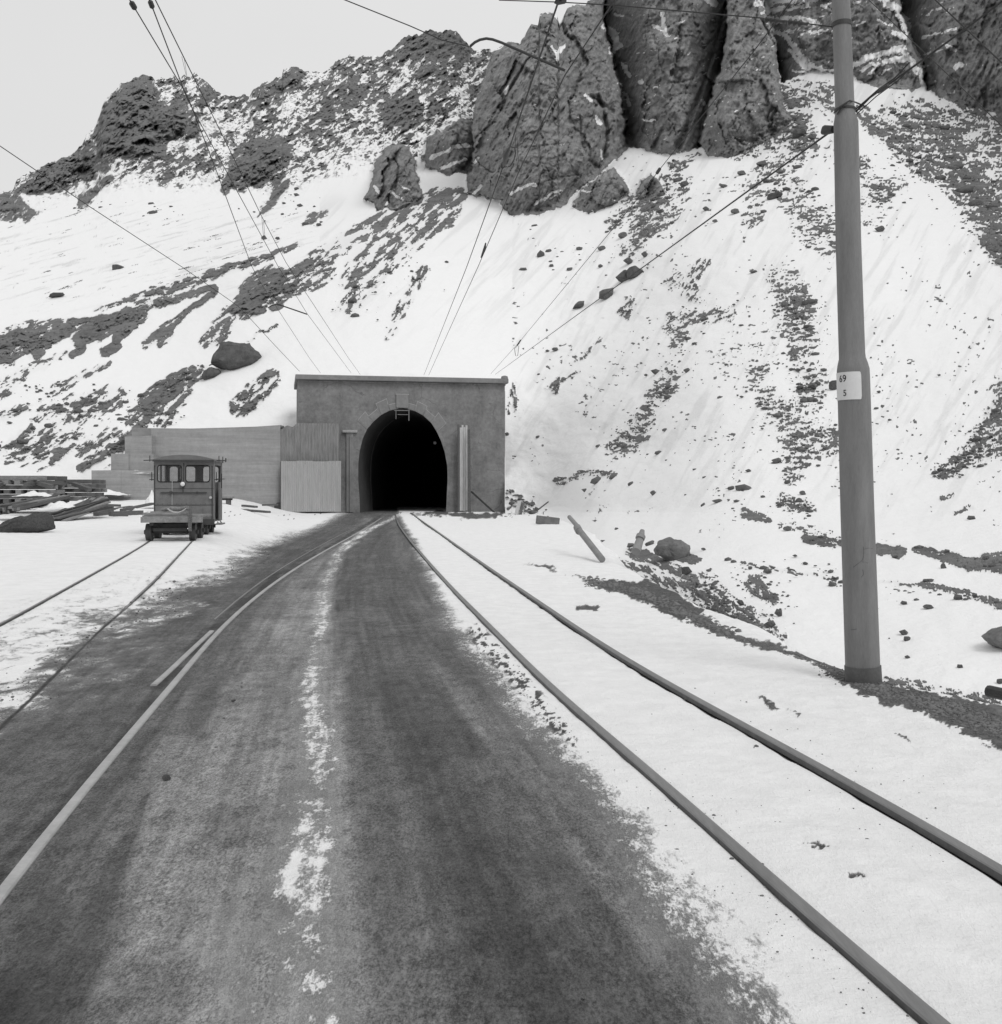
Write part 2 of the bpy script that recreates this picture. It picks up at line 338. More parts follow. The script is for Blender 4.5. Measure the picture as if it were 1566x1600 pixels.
def near_ground():
    ys = np.concatenate([np.array([2600, 2300, 2100, 1950, 1850, 1760, 1700]), np.arange(1650, 1100, -2.2), np.arange(1100, 900, -1.8), np.arange(900, 795, -1.2)])
    Yr = F * CH / (ys - HY); xs = np.concatenate([np.arange(-1300, -60, 24), np.arange(-60, 1626, 2.2), np.arange(1630, 2900, 24)])
    Yg, Ug = np.meshgrid(Yr, (xs - CX) / F, indexing='ij')
    # a wide apron behind the camera so that the sheet goes on there
    bY = np.array([-70, -20, -4, .4]); back = np.array([[u * 60 for u in (xs - CX) / F], [u * 30 for u in (xs - CX) / F], [u * 9 for u in (xs - CX) / F], [u * 3 for u in (xs - CX) / F]])
    X = np.vstack([back, Yg * Ug]); Y = np.vstack([np.repeat(bY[:, None], len(xs), 1), Yg])
    nr, nc = X.shape; X = X.ravel(); Y = Y.ravel(); z = zg(X, Y)
    Yp = np.maximum(Y, 1.0); px = CX + F * X / Yp; py = HY + F * (CH - z) / Yp
    # ---- snow cover and tone, laid where the photograph has them
    wx = (vn(X * 1.5, Y * .55, 3) * .5 + vn(X * 3.4 + 2, Y * 1.3, 4) * .3 + vn(X * 8 + 1, Y * 3, 5) * .2 - .5); wl = (fbm(X * .5, Y * .5, 31, 3) - .5)
    rx = np.interp(Y, RX_Y, RX_X)
    fd = np.clip(12 / np.maximum(Y, 1), .12, 1); left = ss(-.6, 1.0, (rx - X) + (wx * 1.3 + wl * .6) * fd + (fbm(X * 6, Y * 3, 33, 4) - .5) * 1.3 * fd)
    rbx = np.interp(py, [700, 800, 850, 950, 1050, 1170, 1310, 1430, 1590, 1900], [600, 622, 648, 697, 752, 853, 980, 1075, 1215, 1500])
    q = (px - rbx) / np.maximum(py - HY, 20) * 1.5             # metres right of the road's right border
    right = ss(-.22, .30, q + wx * .35)
    lat = (px - CX) / np.maximum(py - HY, 12) * 1.5
    cx = np.interp(py, [795, 830, 860, 930, 1000, 1100, 1200, 1330, 1450, 1600, 2000], [640, 566, 528, 505, 492, 488, 500, 478, 478, 500, 560])
    hw = np.interp(py, [795, 860, 930, 1000, 1100, 1200, 1330, 1450, 1600, 2000], [7, 15, 16, 19, 30, 46, 72, 82, 96, 130])
    along = fbm(lat * 9, np.log(Yp) * 5, 12, 4) * .5 + fbm(lat * 22, np.log(Yp) * 9, 19, 3) * .5
    cw = np.abs(px - cx + (fbm(lat * 4, np.log(Yp) * 6, 14, 4) - .5) * hw * 1.2) / hw; cen = np.clip(1.15 - cw, 0, 1)
    amp = np.interp(py, [800, 860, 900, 960, 1020, 1100, 1300, 1400, 1460, 1600], [.7, .66, .42, .46, .55, .72, .80, .66, .52, .50])
    stc = uni(fbm((X - np.interp(Y, [1.5, 3, 6, 12, 25, 50], [-.5, -.55, -.9, -1.95, -4, -6.5])) * 16, Y * .5, 47, 3), .5, .09)
    fine_ = uni(vn(X * 13, Y * 3.2, 16) * .3 + vn(X * 27 + 3.3, Y * 7, 17) * .3 + vn(X * 5, Y * 1.1, 18) * .4, .5, .07)
    cen = np.clip(cen * 1.1, 0, 1) * np.maximum(amp, .60) * (.64 + .42 * fine_) * (.88 + .26 * stc)
    edge_l = np.clip(1.2 - np.abs(px - cx + hw * .9) / (hw * 1.6), 0, 1) * .34 * (py > 980) * fine_
    cen = np.maximum(cen, edge_l)
    snow = np.maximum.reduce([left, right, np.clip(cen, 0, 1)])
    snow = np.where(Y < 1.0, ss(-.5, .5, np.abs(X) - 3.2), snow)
    # dark tyre swept gravel by the portal mouth, and bank gravel on the right
    dn = uni((vn(X * 9, Y * 2.8, 35) * .5 + vn(X * 21, Y * 6.5, 36) * .5), .5, .09); lz = ss(-.2, 1.2, (rx - X)) * ss(3.4, 1.0, (rx - X)) * fd; snow = np.where(Y > 1, snow - .30 * lz * ss(.35, .8, dn), snow)
    tone = np.full(X.shape, .115)
    xc = np.interp(py, [795, 830, 860, 930, 1000, 1100, 1300, 1600, 2200], [640, 575, 540, 508, 500, 494, 486, 476, 455]); lx_ = (px - xc) / np.maximum(py - HY, 12) * 1.5
    bl_ = uni(fbm(X * 2.6, Y * 1.2, 23, 5, .6), .47, .09)
    def T(pts, w0, w1, v, f=1.0):
        nonlocal tone
        s = np.clip(stroke(px + wx * 40 * np.clip((py - 760) / 400, .1, 1), py + wx * 26 * np.clip((py - 760) / 400, .1, 1), pts, w0, w1) * 1.7, 0, 1) * f * np.clip(.35 + 1.1 * bl_, 0, 1); tone = tone * (1 - s) + v * s
    T([(580, 808), (470, 845), (330, 935), (200, 1040), (60, 1160), (-300, 1500)], 14, 150, .082)          # beyond the flush rail
    T([(575, 815), (500, 905), (430, 1010), (360, 1170), (300, 1330), (260, 1640)], 12, 200, .20, 1.0)      # pale worn lane left
    T([(600, 820), (560, 870), (575, 960), (625, 1080), (700, 1250), (860, 1620)], 16, 260, .086)           # dark smooth lane right
    T([(600, 835), (545, 880), (528, 960), (530, 1100)], 8, 30, .075, .8)
    T([(640, 1080), (760, 1300), (960, 1600)], 60, 190, .062, .75)
    T([(690, 1040), (830, 1200), (1000, 1400), (1140, 1590)], 20, 60, .19, .65)                                # grey slush border
    T([(230, 1225), (200, 1300), (150, 1400), (90, 1500), (60, 1640)], 5, 75, .05, .8)
    T([(330, 1010), (250, 1110), (150, 1230), (40, 1370), (-80, 1520)], 8, 30, .055, .5)
    T([(385, 960), (330, 1060), (300, 1120)], 16, 26, .085, .8)
    T([(545, 1000), (470, 1150), (400, 1400), (340, 1600)], 14, 60, .19, .45)
    T([(60, 1400), (0, 1620)], 60, 100, .055, .6)
    T([(595, 805), (490, 864), (425, 901), (322, 983), (268, 1049), (200, 1117), (108, 1222), (-30, 1374), (-260, 1640)], 2.5, 20, .040, .9)
    T([(505, 900), (490, 1100), (478, 1330), (478, 1640)], 16, 150, .27, .75)
    T([(560, 960), (590, 1100), (640, 1300), (700, 1620)], 6, 26, .13, .6)
    T([(0, 1590), (0, 1560)], 60, 90, .03, .7)
    stv = uni(fbm(lx_ * 9, Y * .22, 44, 4, .65), .5, .08); stf = uni(fbm(lx_ * 34, Y * .5, 45, 3, .6), .5, .09); gr_ = fbm(X * 28, Y * 14, 46, 3, .7)
    tone = tone * (.76 + .30 * stv + .18 * stf) * (.80 + .4 * fbm(X * 1.1, Y * .8, 8, 4)) * (.75 + .5 * gr_)
    # bare gravel on the bank edge and patches in the snow (pixels of the photograph)
    gw = px + (fbm(px / 26, py / 10, 61, 4) - .5) * 34 + (fbm(px / 6, py / 3, 63, 3) - .5) * 16; gh = py + (fbm(px / 22, py / 10, 62, 4) - .5) * 14 + (fbm(px / 6, py / 3, 64, 3) - .5) * 8
    ang = [([(905, 907), (960, 903), (990, 908), (1010, 900), (1060, 925), (1110, 962), (1150, 985), (1135, 994), (1085, 973), (1040, 955), (985, 930)], .075),
           ([(1272, 1036), (1320, 1041), (1375, 1058), (1450, 1078), (1530, 1092), (1640, 1125), (1720, 1190), (1560, 1164), (1510, 1138), (1440, 1108), (1380, 1092), (1315, 1066)], .085),
           ([(1130, 988), (1200, 1000), (1270, 1022), (1330, 1036), (1310, 1041), (1220, 1016), (1150, 1000)], .1),
           ([(882, 895), (948, 908), (915, 905)], .1), ([(903, 943), (915, 941), (936, 948), (925, 953), (908, 950)], .09),
           ([(1178, 1085), (1200, 1088), (1226, 1100), (1200, 1097)], .09), ([(1395, 1140), (1410, 1144), (1425, 1153), (1408, 1149)], .09), ([(1235, 1104), (1255, 1108), (1250, 1111)], .1),
           ([(1255, 1309), (1275, 1311), (1292, 1317), (1275, 1317)], .07), ([(1322, 1357), (1340, 1361), (1354, 1368), (1335, 1366)], .07),
           ([(815, 878), (850, 882), (870, 890), (845, 888)], .1), ([(640, 803), (690, 799), (790, 799), (800, 803), (740, 807), (690, 807)], .085)]
    for pl, v in ang:
        s = ss(-2.2, 2.2, polyd(gw, gh, pl)); snow = snow * (1 - s); tone = tone * (1 - s) + v * s
    # crumbs of gravel left of the first rail
    cr = ss(.08, .7, stroke(px, py, [(745, 985), (800, 1045), (850, 1100), (890, 1150)], 22, 18)) * ss(.56, .64, fbm(px / 7, py / 4, 70, 3)); snow = snow * (1 - cr); tone = tone * (1 - cr) + .07 * cr
    # melt gap beside each rail: snow falls away on the road side
    zz = z.copy()
    for key, gap, dz in (('ml', .022, .016), ('mr', .035, .022), ('sl', .02, .012), ('sr', .02, .01)):
        p = TR[key]; pa = [(v.x, v.y) for v in p]
        sel = (Y > 1) & (Y < 66); x = X[sel]; y = Y[sel]; yy = np.array([b for a, b in pa]); xx = np.array([a for a, b in pa])
        o = np.argsort(yy); rxx = np.interp(y, yy[o], xx[o]); d = x - rxx
        gp = gap * (.35 + .9 * vn(y * 2.3, y * 0 + 3, 90 + len(key)) * (.4 + .9 * vn(y * 7.1, y * 0 + 9, 91)))
        s = ss(-gp - .04, -gp, d) * (1 - ss(.0, .05, d)); s2 = ss(-gp - .01, -gp + .01, d) * (1 - ss(.0, .03, d))
        zz[sel] -= s * dz
        sn = snow[sel]; tn = tone[sel]; snow[sel] = sn * (1 - s2 * .97); tone[sel] = tn * (1 - s2) + .035 * s2
    # relief: settled snow is thicker than the swept road
    X2 = X
    und = (fbm(X * .9, Y * .9, 77, 4) - .5) * .05 + (fbm(X * 5, Y * 5, 78, 3) - .5) * .022 + (fbm(X * 14, Y * 14, 79, 3) - .5) * .010
    tm = np.minimum.reduce([np.abs(X - np.interp(Y, [v.y for v in TR[k]], [v.x for v in TR[k]])) if TR[k][0].y < TR[k][-1].y else np.abs(X - np.interp(Y, [v.y for v in TR[k]][::-1], [v.x for v in TR[k]][::-1])) for k in ('ml', 'mr', 'sl', 'sr')])
    calm = ss(.02, .5, tm)
    zz = zz + und * np.clip(snow, .15, 1) * calm + np.clip(right, 0, 1) * .03 - .055
    rut = stroke(px, py, [(600, 900), (690, 1000), (800, 1150), (960, 1330), (1180, 1560)], 12, 40); zz += rut * .012
    speck = .20 + .8 * (1 - np.abs(2 * np.clip(snow, 0, 1) - 1)); dust = np.clip(.35 + .6 * left + .9 * ss(.9, .1, q) * right, 0, 1)
    V = np.stack([X, Y, zz], -1)
    roadm = ((left < .5) & (right < .5)).reshape(nr, nc)
    fm = roadm[:-1, :-1].ravel()
    sheet([('road', fm, MAT['ground']), ('snow_ground', ~fm, MAT['ground'])], V, nr, nc, dict(snow=snow, tone=tone, speck=speck, dust=dust))
near_ground()

# ------------------------------------------------------------------ the mountain: columns of (photo row, distance) give the lie of the slopes
COLS = [(-700, [(1000, 25), (760, 48), (600, 90), (500, 150), (300, 330)]),
        (-300, [(860, 40), (750, 53), (600, 82), (480, 125), (390, 190), (200, 300)]),
        (0, [(830, 45), (800, 50), (740, 58), (600, 82), (500, 108), (340, 190), (290, 240), (100, 330)]),
        (240, [(830, 60), (790, 64), (667, 71), (500, 105), (330, 165), (250, 215), (110, 330)]),
        (450, [(830, 64), (790, 66), (600, 74), (400, 108), (300, 160), (200, 225), (100, 310)]),
        (640, [(830, 67), (790, 69), (583, 75), (400, 98), (325, 122), (250, 175), (50, 300)]),
        (790, [(830, 59), (815, 61), (795, 64), (583, 80), (400, 102), (330, 118), (240, 150), (0, 210)]),
        (870, [(850, 44), (825, 51), (800, 58.5), (583, 79), (400, 100), (330, 114), (200, 150), (0, 200)]),
        (950, [(900, 26), (880, 28), (850, 33), (800, 43), (700, 56), (500, 84), (320, 112), (200, 140), (0, 180)]),
        (1150, [(1010, 16.2), (980, 17), (890, 21.5), (800, 29), (700, 38), (500, 62), (240, 115), (100, 150), (-100, 190)]),
        (1350, [(1110, 12.4), (1080, 13), (930, 18), (800, 27), (700, 35), (500, 54), (300, 86), (130, 128), (0, 160), (-200, 200)]),
        (1566, [(1240, 9.6), (1200, 10), (1000, 14), (900, 18), (800, 24), (700, 31), (500, 50), (300, 84), (180, 120), (0, 150), (-200, 190)]),
        (2000, [(1480, 7), (1300, 9), (1000, 12), (800, 18), (600, 27), (400, 45), (200, 70), (0, 100), (-300, 150)]),
        (2600, [(1700, 6), (1300, 7), (1000, 10), (800, 14), (600, 20), (400, 32), (200, 50), (0, 70), (-300, 110)])]
def Draw(px, py):
    px = np.asarray(px, float); py = np.asarray(py, float); cx = [c[0] for c in COLS]
    inv = []
    for c, kn in COLS:
        y = np.array([k[0] for k in kn][::-1], float); d = 1 / np.array([k[1] for k in kn][::-1], float)
        v = np.interp(py, y, d)
        s0 = (d[1] - d[0]) / (y[1] - y[0]); v = np.where(py < y[0], np.maximum(d[0] + (py - y[0]) * s0 * .4, d[0] * .5), v)
        inv.append(v)
    out = np.zeros(px.shape); n = len(cx)
    for k in range(n - 1):
        m = (px >= cx[k]) & (px < cx[k + 1])
        if k == 0: m |= px < cx[0]
        if k == n - 2: m |= px >= cx[-1]
        if not m.any(): continue
        L = cx[k + 1] - cx[k]; t = np.clip((px[m] - cx[k]) / L, 0, 1); v0 = inv[k][m]; v1 = inv[k + 1][m]
        s0 = (v1 - inv[max(k - 1, 0)][m]) / (cx[k + 1] - cx[max(k - 1, 0)]); s1 = (inv[min(k + 2, n - 1)][m] - v0) / (cx[min(k + 2, n - 1)] - cx[k])
        out[m] = (2 * t**3 - 3 * t**2 + 1) * v0 + (t**3 - 2 * t**2 + t) * L * s0 * .8 + (-2 * t**3 + 3 * t**2) * v1 + (t**3 - t**2) * L * s1 * .8
    return np.maximum(out, 1 / 420)
def Dbase(px, py):
    px = np.asarray(px, float); py = np.asarray(py, float); out = 0
    k = 1 - .65 * ss(560, 760, py)
    for dx, wx_ in ((-50, .2), (-25, .2), (0, .2), (25, .2), (50, .2)):
        for dy, wy_ in ((-22, .25), (0, .5), (22, .25)):
            out = out + wx_ * wy_ * Draw(px + dx * k, py + dy * k)
    return 1 / out
SKY = [(-700, 560), (-300, 420), (-100, 335), (0, 299), (20, 295), (26, 284), (45, 268), (65, 262), (85, 252), (109, 244), (114, 238), (136, 214), (148, 198), (160, 165), (168, 152), (178, 142), (190, 130), (204, 124), (212, 118), (235, 117), (242, 125), (252, 123), (272, 122), (290, 118), (305, 116), (322, 125), (337, 140), (345, 145), (372, 151), (380, 145), (391, 149), (396, 141), (410, 132), (430, 125), (440, 121), (443, 108), (455, 102), (468, 105), (475, 112), (500, 112), (512, 108), (530, 95), (546, 88), (560, 90), (580, 85), (600, 85), (615, 74), (624, 66), (640, 56), (655, 55), (673, 47), (690, 48), (703, 44), (716, 50), (725, 60), (732, 68), (742, 79), (755, 78), (766, 76), (769, 82), (780, 74), (792, 65), (800, 64), (812, 68), (822, 52), (831, 36), (841, 39), (844, 21), (865, 19), (872, 28), (874, 40), (880, 26), (887, 12), (904, 5), (916, 8), (918, 1), (930, -6), (960, -30), (1050, -50), (1190, -70), (1400, -110), (1566, -160), (2000, -260), (2600, -330)]
TOW = [  # outline, distance at foot, distance at top, bulge (m), rows of foot and top
    ('main', [(729, 303), (731, 270), (734, 221), (745, 154), (758, 112), (769, 84), (792, 65), (800, 64), (812, 68), (822, 52), (831, 36), (841, 39), (844, 21), (865, 19), (872, 28), (874, 40), (880, 26), (887, 12), (904, 5), (917, 2), (930, -40), (942, -40), (944, 40), (955, 90), (972, 140), (982, 190), (980, 232), (955, 255), (900, 300), (880, 322), (840, 337), (797, 336), (780, 318), (786, 311), (765, 311), (742, 304)], 108, 128, 5),
    ('lobe', [(897, 312), (915, 292), (940, 270), (962, 262), (972, 278), (983, 300), (960, 318), (935, 329), (911, 331), (898, 324)], 103, 108, 3),
    ('mid', [(942, -60), (1152, -70), (1146, 20), (1126, 120), (1106, 190), (1096, 228), (1070, 238), (1030, 240), (1000, 230), (976, 228), (978, 190), (966, 130), (950, 60)], 118, 136, 2.5),
    ('right', [(1142, -70), (1188, -60), (1194, 20), (1212, 60), (1218, 125), (1224, 160), (1236, 186), (1224, 203), (1180, 228), (1145, 246), (1108, 244), (1094, 226), (1108, 165), (1132, 80)], 109, 127, 5),
    ('back', [(1184, -90), (1400, -120), (1412, 20), (1424, 60), (1444, 104), (1447, 128), (1424, 142), (1380, 138), (1345, 127), (1335, 118), (1300, 114), (1265, 108), (1222, 130), (1212, 60)], 134, 150, 2),
    ('far', [(1396, -120), (1566, -170), (2000, -270), (2000, 260), (1760, 215), (1640, 195), (1566, 181), (1530, 172), (1490, 158), (1447, 140), (1444, 98), (1424, 55), (1410, 20)], 122, 142, 2.5),
    ('crag', [(569, 313), (580, 285), (588, 245), (600, 233), (618, 221), (634, 226), (644, 243), (648, 256), (655, 290), (659, 306), (648, 318), (630, 328), (615, 329), (603, 322), (596, 330), (588, 329), (586, 315)], 118, 130, 2.5),
    ('crag_b', [(663, 262), (668, 215), (680, 203), (690, 206), (700, 196), (722, 184), (738, 188), (742, 235), (735, 272), (700, 272), (676, 264)], 124, 140, 2.5),
    ('knob', [(994, 300), (1002, 282), (1018, 272), (1034, 284), (1038, 298), (1020, 312), (1002, 314)], 98, 101, 1.5)]
PEAK = [  # bare rock faces of the far ridge
    [(146, 250), (148, 198), (160, 165), (178, 142), (204, 120), (237, 114), (246, 150), (262, 162), (282, 160), (306, 176), (312, 214), (285, 222), (250, 226), (258, 250), (236, 254), (200, 250), (170, 252)],
    [(16, 302), (26, 280), (65, 258), (112, 236), (140, 214), (152, 232), (170, 262), (150, 274), (124, 286), (95, 302), (58, 308), (36, 304)],
    [(118, 326), (128, 306), (152, 282), (176, 270), (176, 280), (150, 306), (140, 322)],
    [(-40, 300), (20, 300), (40, 318), (68, 332), (50, 338), (38, 344), (18, 354), (-10, 345), (-60, 330)],
    [(393, 172), (400, 145), (440, 122), (445, 104), (468, 104), (478, 122), (470, 136), (440, 150), (420, 166)],
    [(344, 298), (352, 262), (368, 232), (400, 214), (440, 212), (458, 246), (440, 282), (400, 292), (372, 300)],
    [(405, 340), (412, 312), (430, 288), (452, 282), (448, 300), (430, 318), (414, 332)],
    [(620, 90), (640, 56), (700, 46), (724, 66), (700, 84), (660, 96)],
    [(530, 92), (600, 84), (620, 110), (590, 130), (548, 122)],
    [(250, 165), (275, 150), (310, 150), (330, 140), (345, 152), (340, 172), (310, 176)],
    [(470, 350), (490, 334), (512, 328), (516, 333), (490, 345)],
    [(560, 200), (600, 160), (640, 140), (655, 170), (600, 205)], [(500, 150), (540, 130), (600, 140), (560, 180), (510, 190)]]
BARE = [[(-60, 545), (0, 524), (40, 517), (70, 516), (75, 521), (60, 532), (30, 548), (0, 561), (-60, 580)], [(40, 545), (55, 533), (80, 520), (108, 509), (104, 520), (94, 534), (75, 547), (55, 548)], [(120, 540), (126, 522), (150, 505), (172, 492), (196, 488), (225, 480), (246, 470), (262, 466), (286, 462), (270, 472), (236, 483), (225, 492), (212, 505), (196, 520), (184, 530), (190, 518), (206, 500), (180, 508), (160, 520), (140, 532)],
        [(372, 482), (384, 456), (392, 440), (420, 440), (436, 448), (432, 462), (415, 474), (418, 484), (395, 488), (365, 488)], [(262, 600), (285, 582), (300, 580), (280, 598), (262, 618), (240, 630), (228, 640), (240, 620)], [(110, 508), (165, 495), (160, 500), (130, 508)]]
def mountain():
    xs = np.concatenate([np.arange(-700, -40, 14), np.arange(-40, 1606, 1.7), np.arange(1610, 2600, 16)])
    nr = 560; sx, sy = zip(*SKY); ysky = np.interp(xs, sx, sy)
    jag = (fbm(xs / 9, xs * 0 + 3, 4, 4) - .5) * 13 + (fbm(xs / 3.1, xs * 0 + 7, 5, 3) - .5) * 5; ysky = ysky + jag * np.where(xs > 735, .45, .8)
    ybot = np.interp(xs, [-700, -300, 0, 130, 160, 466, 600, 786, 830, 870, 950, 1060, 1150, 1300, 1350, 1440, 1566, 2000, 2600], [990, 855, 825, 800, 774, 774, 795, 814, 818, 832, 885, 975, 1003, 1055, 1085, 1130, 1225, 1470, 1690])
    t = np.linspace(0, 1, nr)[:, None]; py = ybot[None] * (1 - t) + ysky[None] * t; px = np.repeat(xs[None], nr, 0)
    sh = px.shape; px = px.ravel(); py = py.ravel()
    D = Dbase(px, py); rock = np.zeros(px.shape); dust = np.zeros(px.shape); cliff = np.zeros(px.shape)
    f1 = fbm(px / 42, py / 42, 1, 5, .55); f2 = fbm(px / 11, py / 11, 2, 4, .6); wx = (fbm(px / 14, py / 14, 6, 4) - .5) * 13; wy = (fbm(px / 14, py / 14, 7, 4) - .5) * 13
    u, v = rot(px, py, 110); col = 1 - np.abs(2 * fbm(u / 95, v / 30, 9, 5, .55) - 1)       # steep ribs
    u2, v2 = rot(px, py, -32); rid = 1 - np.abs(2 * fbm(u2 / 34, v2 / 16, 15, 5, .62) - 1)   # broken ledges
    # craggy ridge on the left: rock standing out of snow
    crag = np.zeros(px.shape)
    low = np.interp(px, [-700, -100, 0, 60, 130, 200, 260, 330, 390, 420, 460, 520, 580, 620, 700, 740], [600, 370, 345, 338, 335, 318, 322, 322, 318, 345, 322, 300, 300, 290, 280, 280])
    band = ss(0, 60, low + wx * 1.5 - py) * (px < 790)
    dens = .40 + .20 * ss(330, 430, px) * ss(50, 110, low - py) - .30 * ss(80, 0, low - py) + .5 * (uni(f1) - .5)
    n = fbm(u2 / 12, v2 / 5.0, 21, 5, .78); fr, er = facet((u2 + wx) / 20, (v2 + wy) / 10, 530); fr2, er2 = facet((px + wx) / 9, (py + wy) / 6, 540); n = n * .8 + .2 * np.clip(.5 + .35 * fr, 0, 1)
    for pl in PEAK[7:10] + PEAK[11:]: dens = dens + .28 * ss(-14, 10, polyd(px + wx * 2, py + wy * 2, pl))
    rk = ss(-.12, .12, dens - uni(n, .5, .10)); rk = rk * band
    rock = np.maximum(rock, rk); crag = band
    D = D * (1 + band * (.020 * (.5 - f1) * 2 + .026 * (.5 - n) * 2 - .006 * rk * rid + .008 * fr + .004 * fr2))
    for pl in PEAK[:7] + [PEAK[10]]:
        s = polyd(px + wx * 1.5, py + wy * 1.5, pl); k = ss(-4, 4, s); rock = np.maximum(rock, k * (.86 - .6 * ss(.56, .66, fbm(u2 / 12, v2 / 4.5, 29, 5, .7)) * ss(34, 3, s)))
        D = D * (1 - ss(-2, 26, s) * (.03 + .012 * (rid - .5) - .012 * fr * 1.0 - .004 * fr2))
    # the big towers
    ur, vr = rot(px + wx * 1.2, py + wy * 1.2, 104); fa, ea = facet(ur / 75, vr / 34, 500); fb_, eb = facet(ur / 26, vr / 15, 510); fc_, ec = facet((px + wx) / 11, (py + wy) / 7, 520)
    u6, v6 = rot(px, py, 118); fst = fbm(u6 / 26, v6 / 5, 67, 5, .6)
    for nm, pl, d0, d1, bl in TOW:
        s = polyd(px + wx * .5 + (f2 - .5) * 9, py + wy * .6 + (fbm(px / 5, py / 5, 66, 3) - .5) * 8, pl, 40); ys_ = [q[1] for q in pl]; k = ss(-1.3, 1.3, s)
        m = s > -6
        sg = s.reshape(sh); pg = py.reshape(sh); yf = np.where(sg > 0, pg, -1e9).max(0); okc = np.where(yf > -1e8)[0]
        yf = np.interp(np.arange(sh[1]), okc, yf[okc]); kk = np.ones(41) / 41; yf = np.convolve(np.pad(yf, 20, 'edge'), kk, 'valid')
        yfl = np.repeat(yf[None], sh[0], 0).ravel(); Df = np.repeat(Dbase(xs, yf + 2)[None], sh[0], 0).ravel()
        Dt = Df - .1 + np.clip(yfl - py, -10, 999) * .045 - bl * np.sqrt(np.clip(1 - (1 - np.clip(s, 0, 22) / 22) ** 2, 0, 1)) * .75 * ss(0, 60, yfl - py)
        rel = 1.25 * fa + .40 * fb_ + .26 * fc_ + .45 * ss(.04, 0, ea) + .7 * (.5 - f2) + 1.9 * (.5 - fst) + 1.6 * (.5 - f1)
        rel0 = 3.2 * (.55 - col) * (1 if nm not in ('lobe', 'knob') else .3) + 1.0 * (.5 - f2) + .7 * (.5 - rid) + 1.5 * (.5 - fst) + 3 * (.5 - f1)
        Dt = Dt + rel * ss(0, 9, s)
        D = np.where(m, D * (1 - k) + Dt * k, D); rock = np.maximum(rock, k); cliff = np.maximum(cliff, k)
    # clefts and cracks, cut back into the rock
    for pts, w, dep in [([(1134, 6), (1122, 60), (1100, 130), (1080, 180), (1060, 232)], 8, 9), ([(1134, 60), (1118, 130), (1100, 170), (1094, 228)], 5, 6), ([(948, 40), (962, 100), (976, 150), (985, 215)], 9, 6), ([(935, 150), (948, 200), (944, 245)], 9, 7), ([(925, 150), (955, 175)], 8, 5),
                        ([(828, 88), (805, 125), (790, 155), (775, 190)], 5, 4.5), ([(880, 170), (868, 185), (858, 200)], 6, 3), ([(800, 110), (790, 132)], 4, 3), ([(906, 180), (908, 215), (915, 240)], 5, 2.5), ([(735, 225), (760, 200), (775, 190)], 3, 2.5),
                        ([(876, 30), (882, 52), (895, 62)], 5, 5), ([(842, 40), (838, 52)], 3, 3), ([(920, 250), (935, 262), (943, 250)], 6, 5), ([(830, 290), (870, 278), (905, 272)], 2.5, 1.5), ([(1190, 30), (1210, 70), (1222, 120)], 7, 6), ([(1412, 30), (1428, 70), (1446, 120)], 6, 5), ([(1445, 110), (1447, 138)], 4, 4),
                        ([(1140, 200), (1170, 160), (1200, 165)], 3, 1.6), ([(1040, 150), (1080, 145)], 2, 1.2), ([(1480, 60), (1530, 40), (1566, 20)], 2, 1.5), ([(800, 232), (900, 222), (930, 240)], 2, 1.2), ([(612, 240), (622, 260), (618, 300)], 4, 3)]:
        s = stroke(px + wx * .35, py + wy * .3, pts, w * .5, w * .8); D = D + dep * .30 * s
    # snow lying on ledges and in gullies of the cliffs
    u7, v7 = rot(px, py, -25); fj = fbm(u7 / 8, v7 / 3.5, 68, 4, .65)
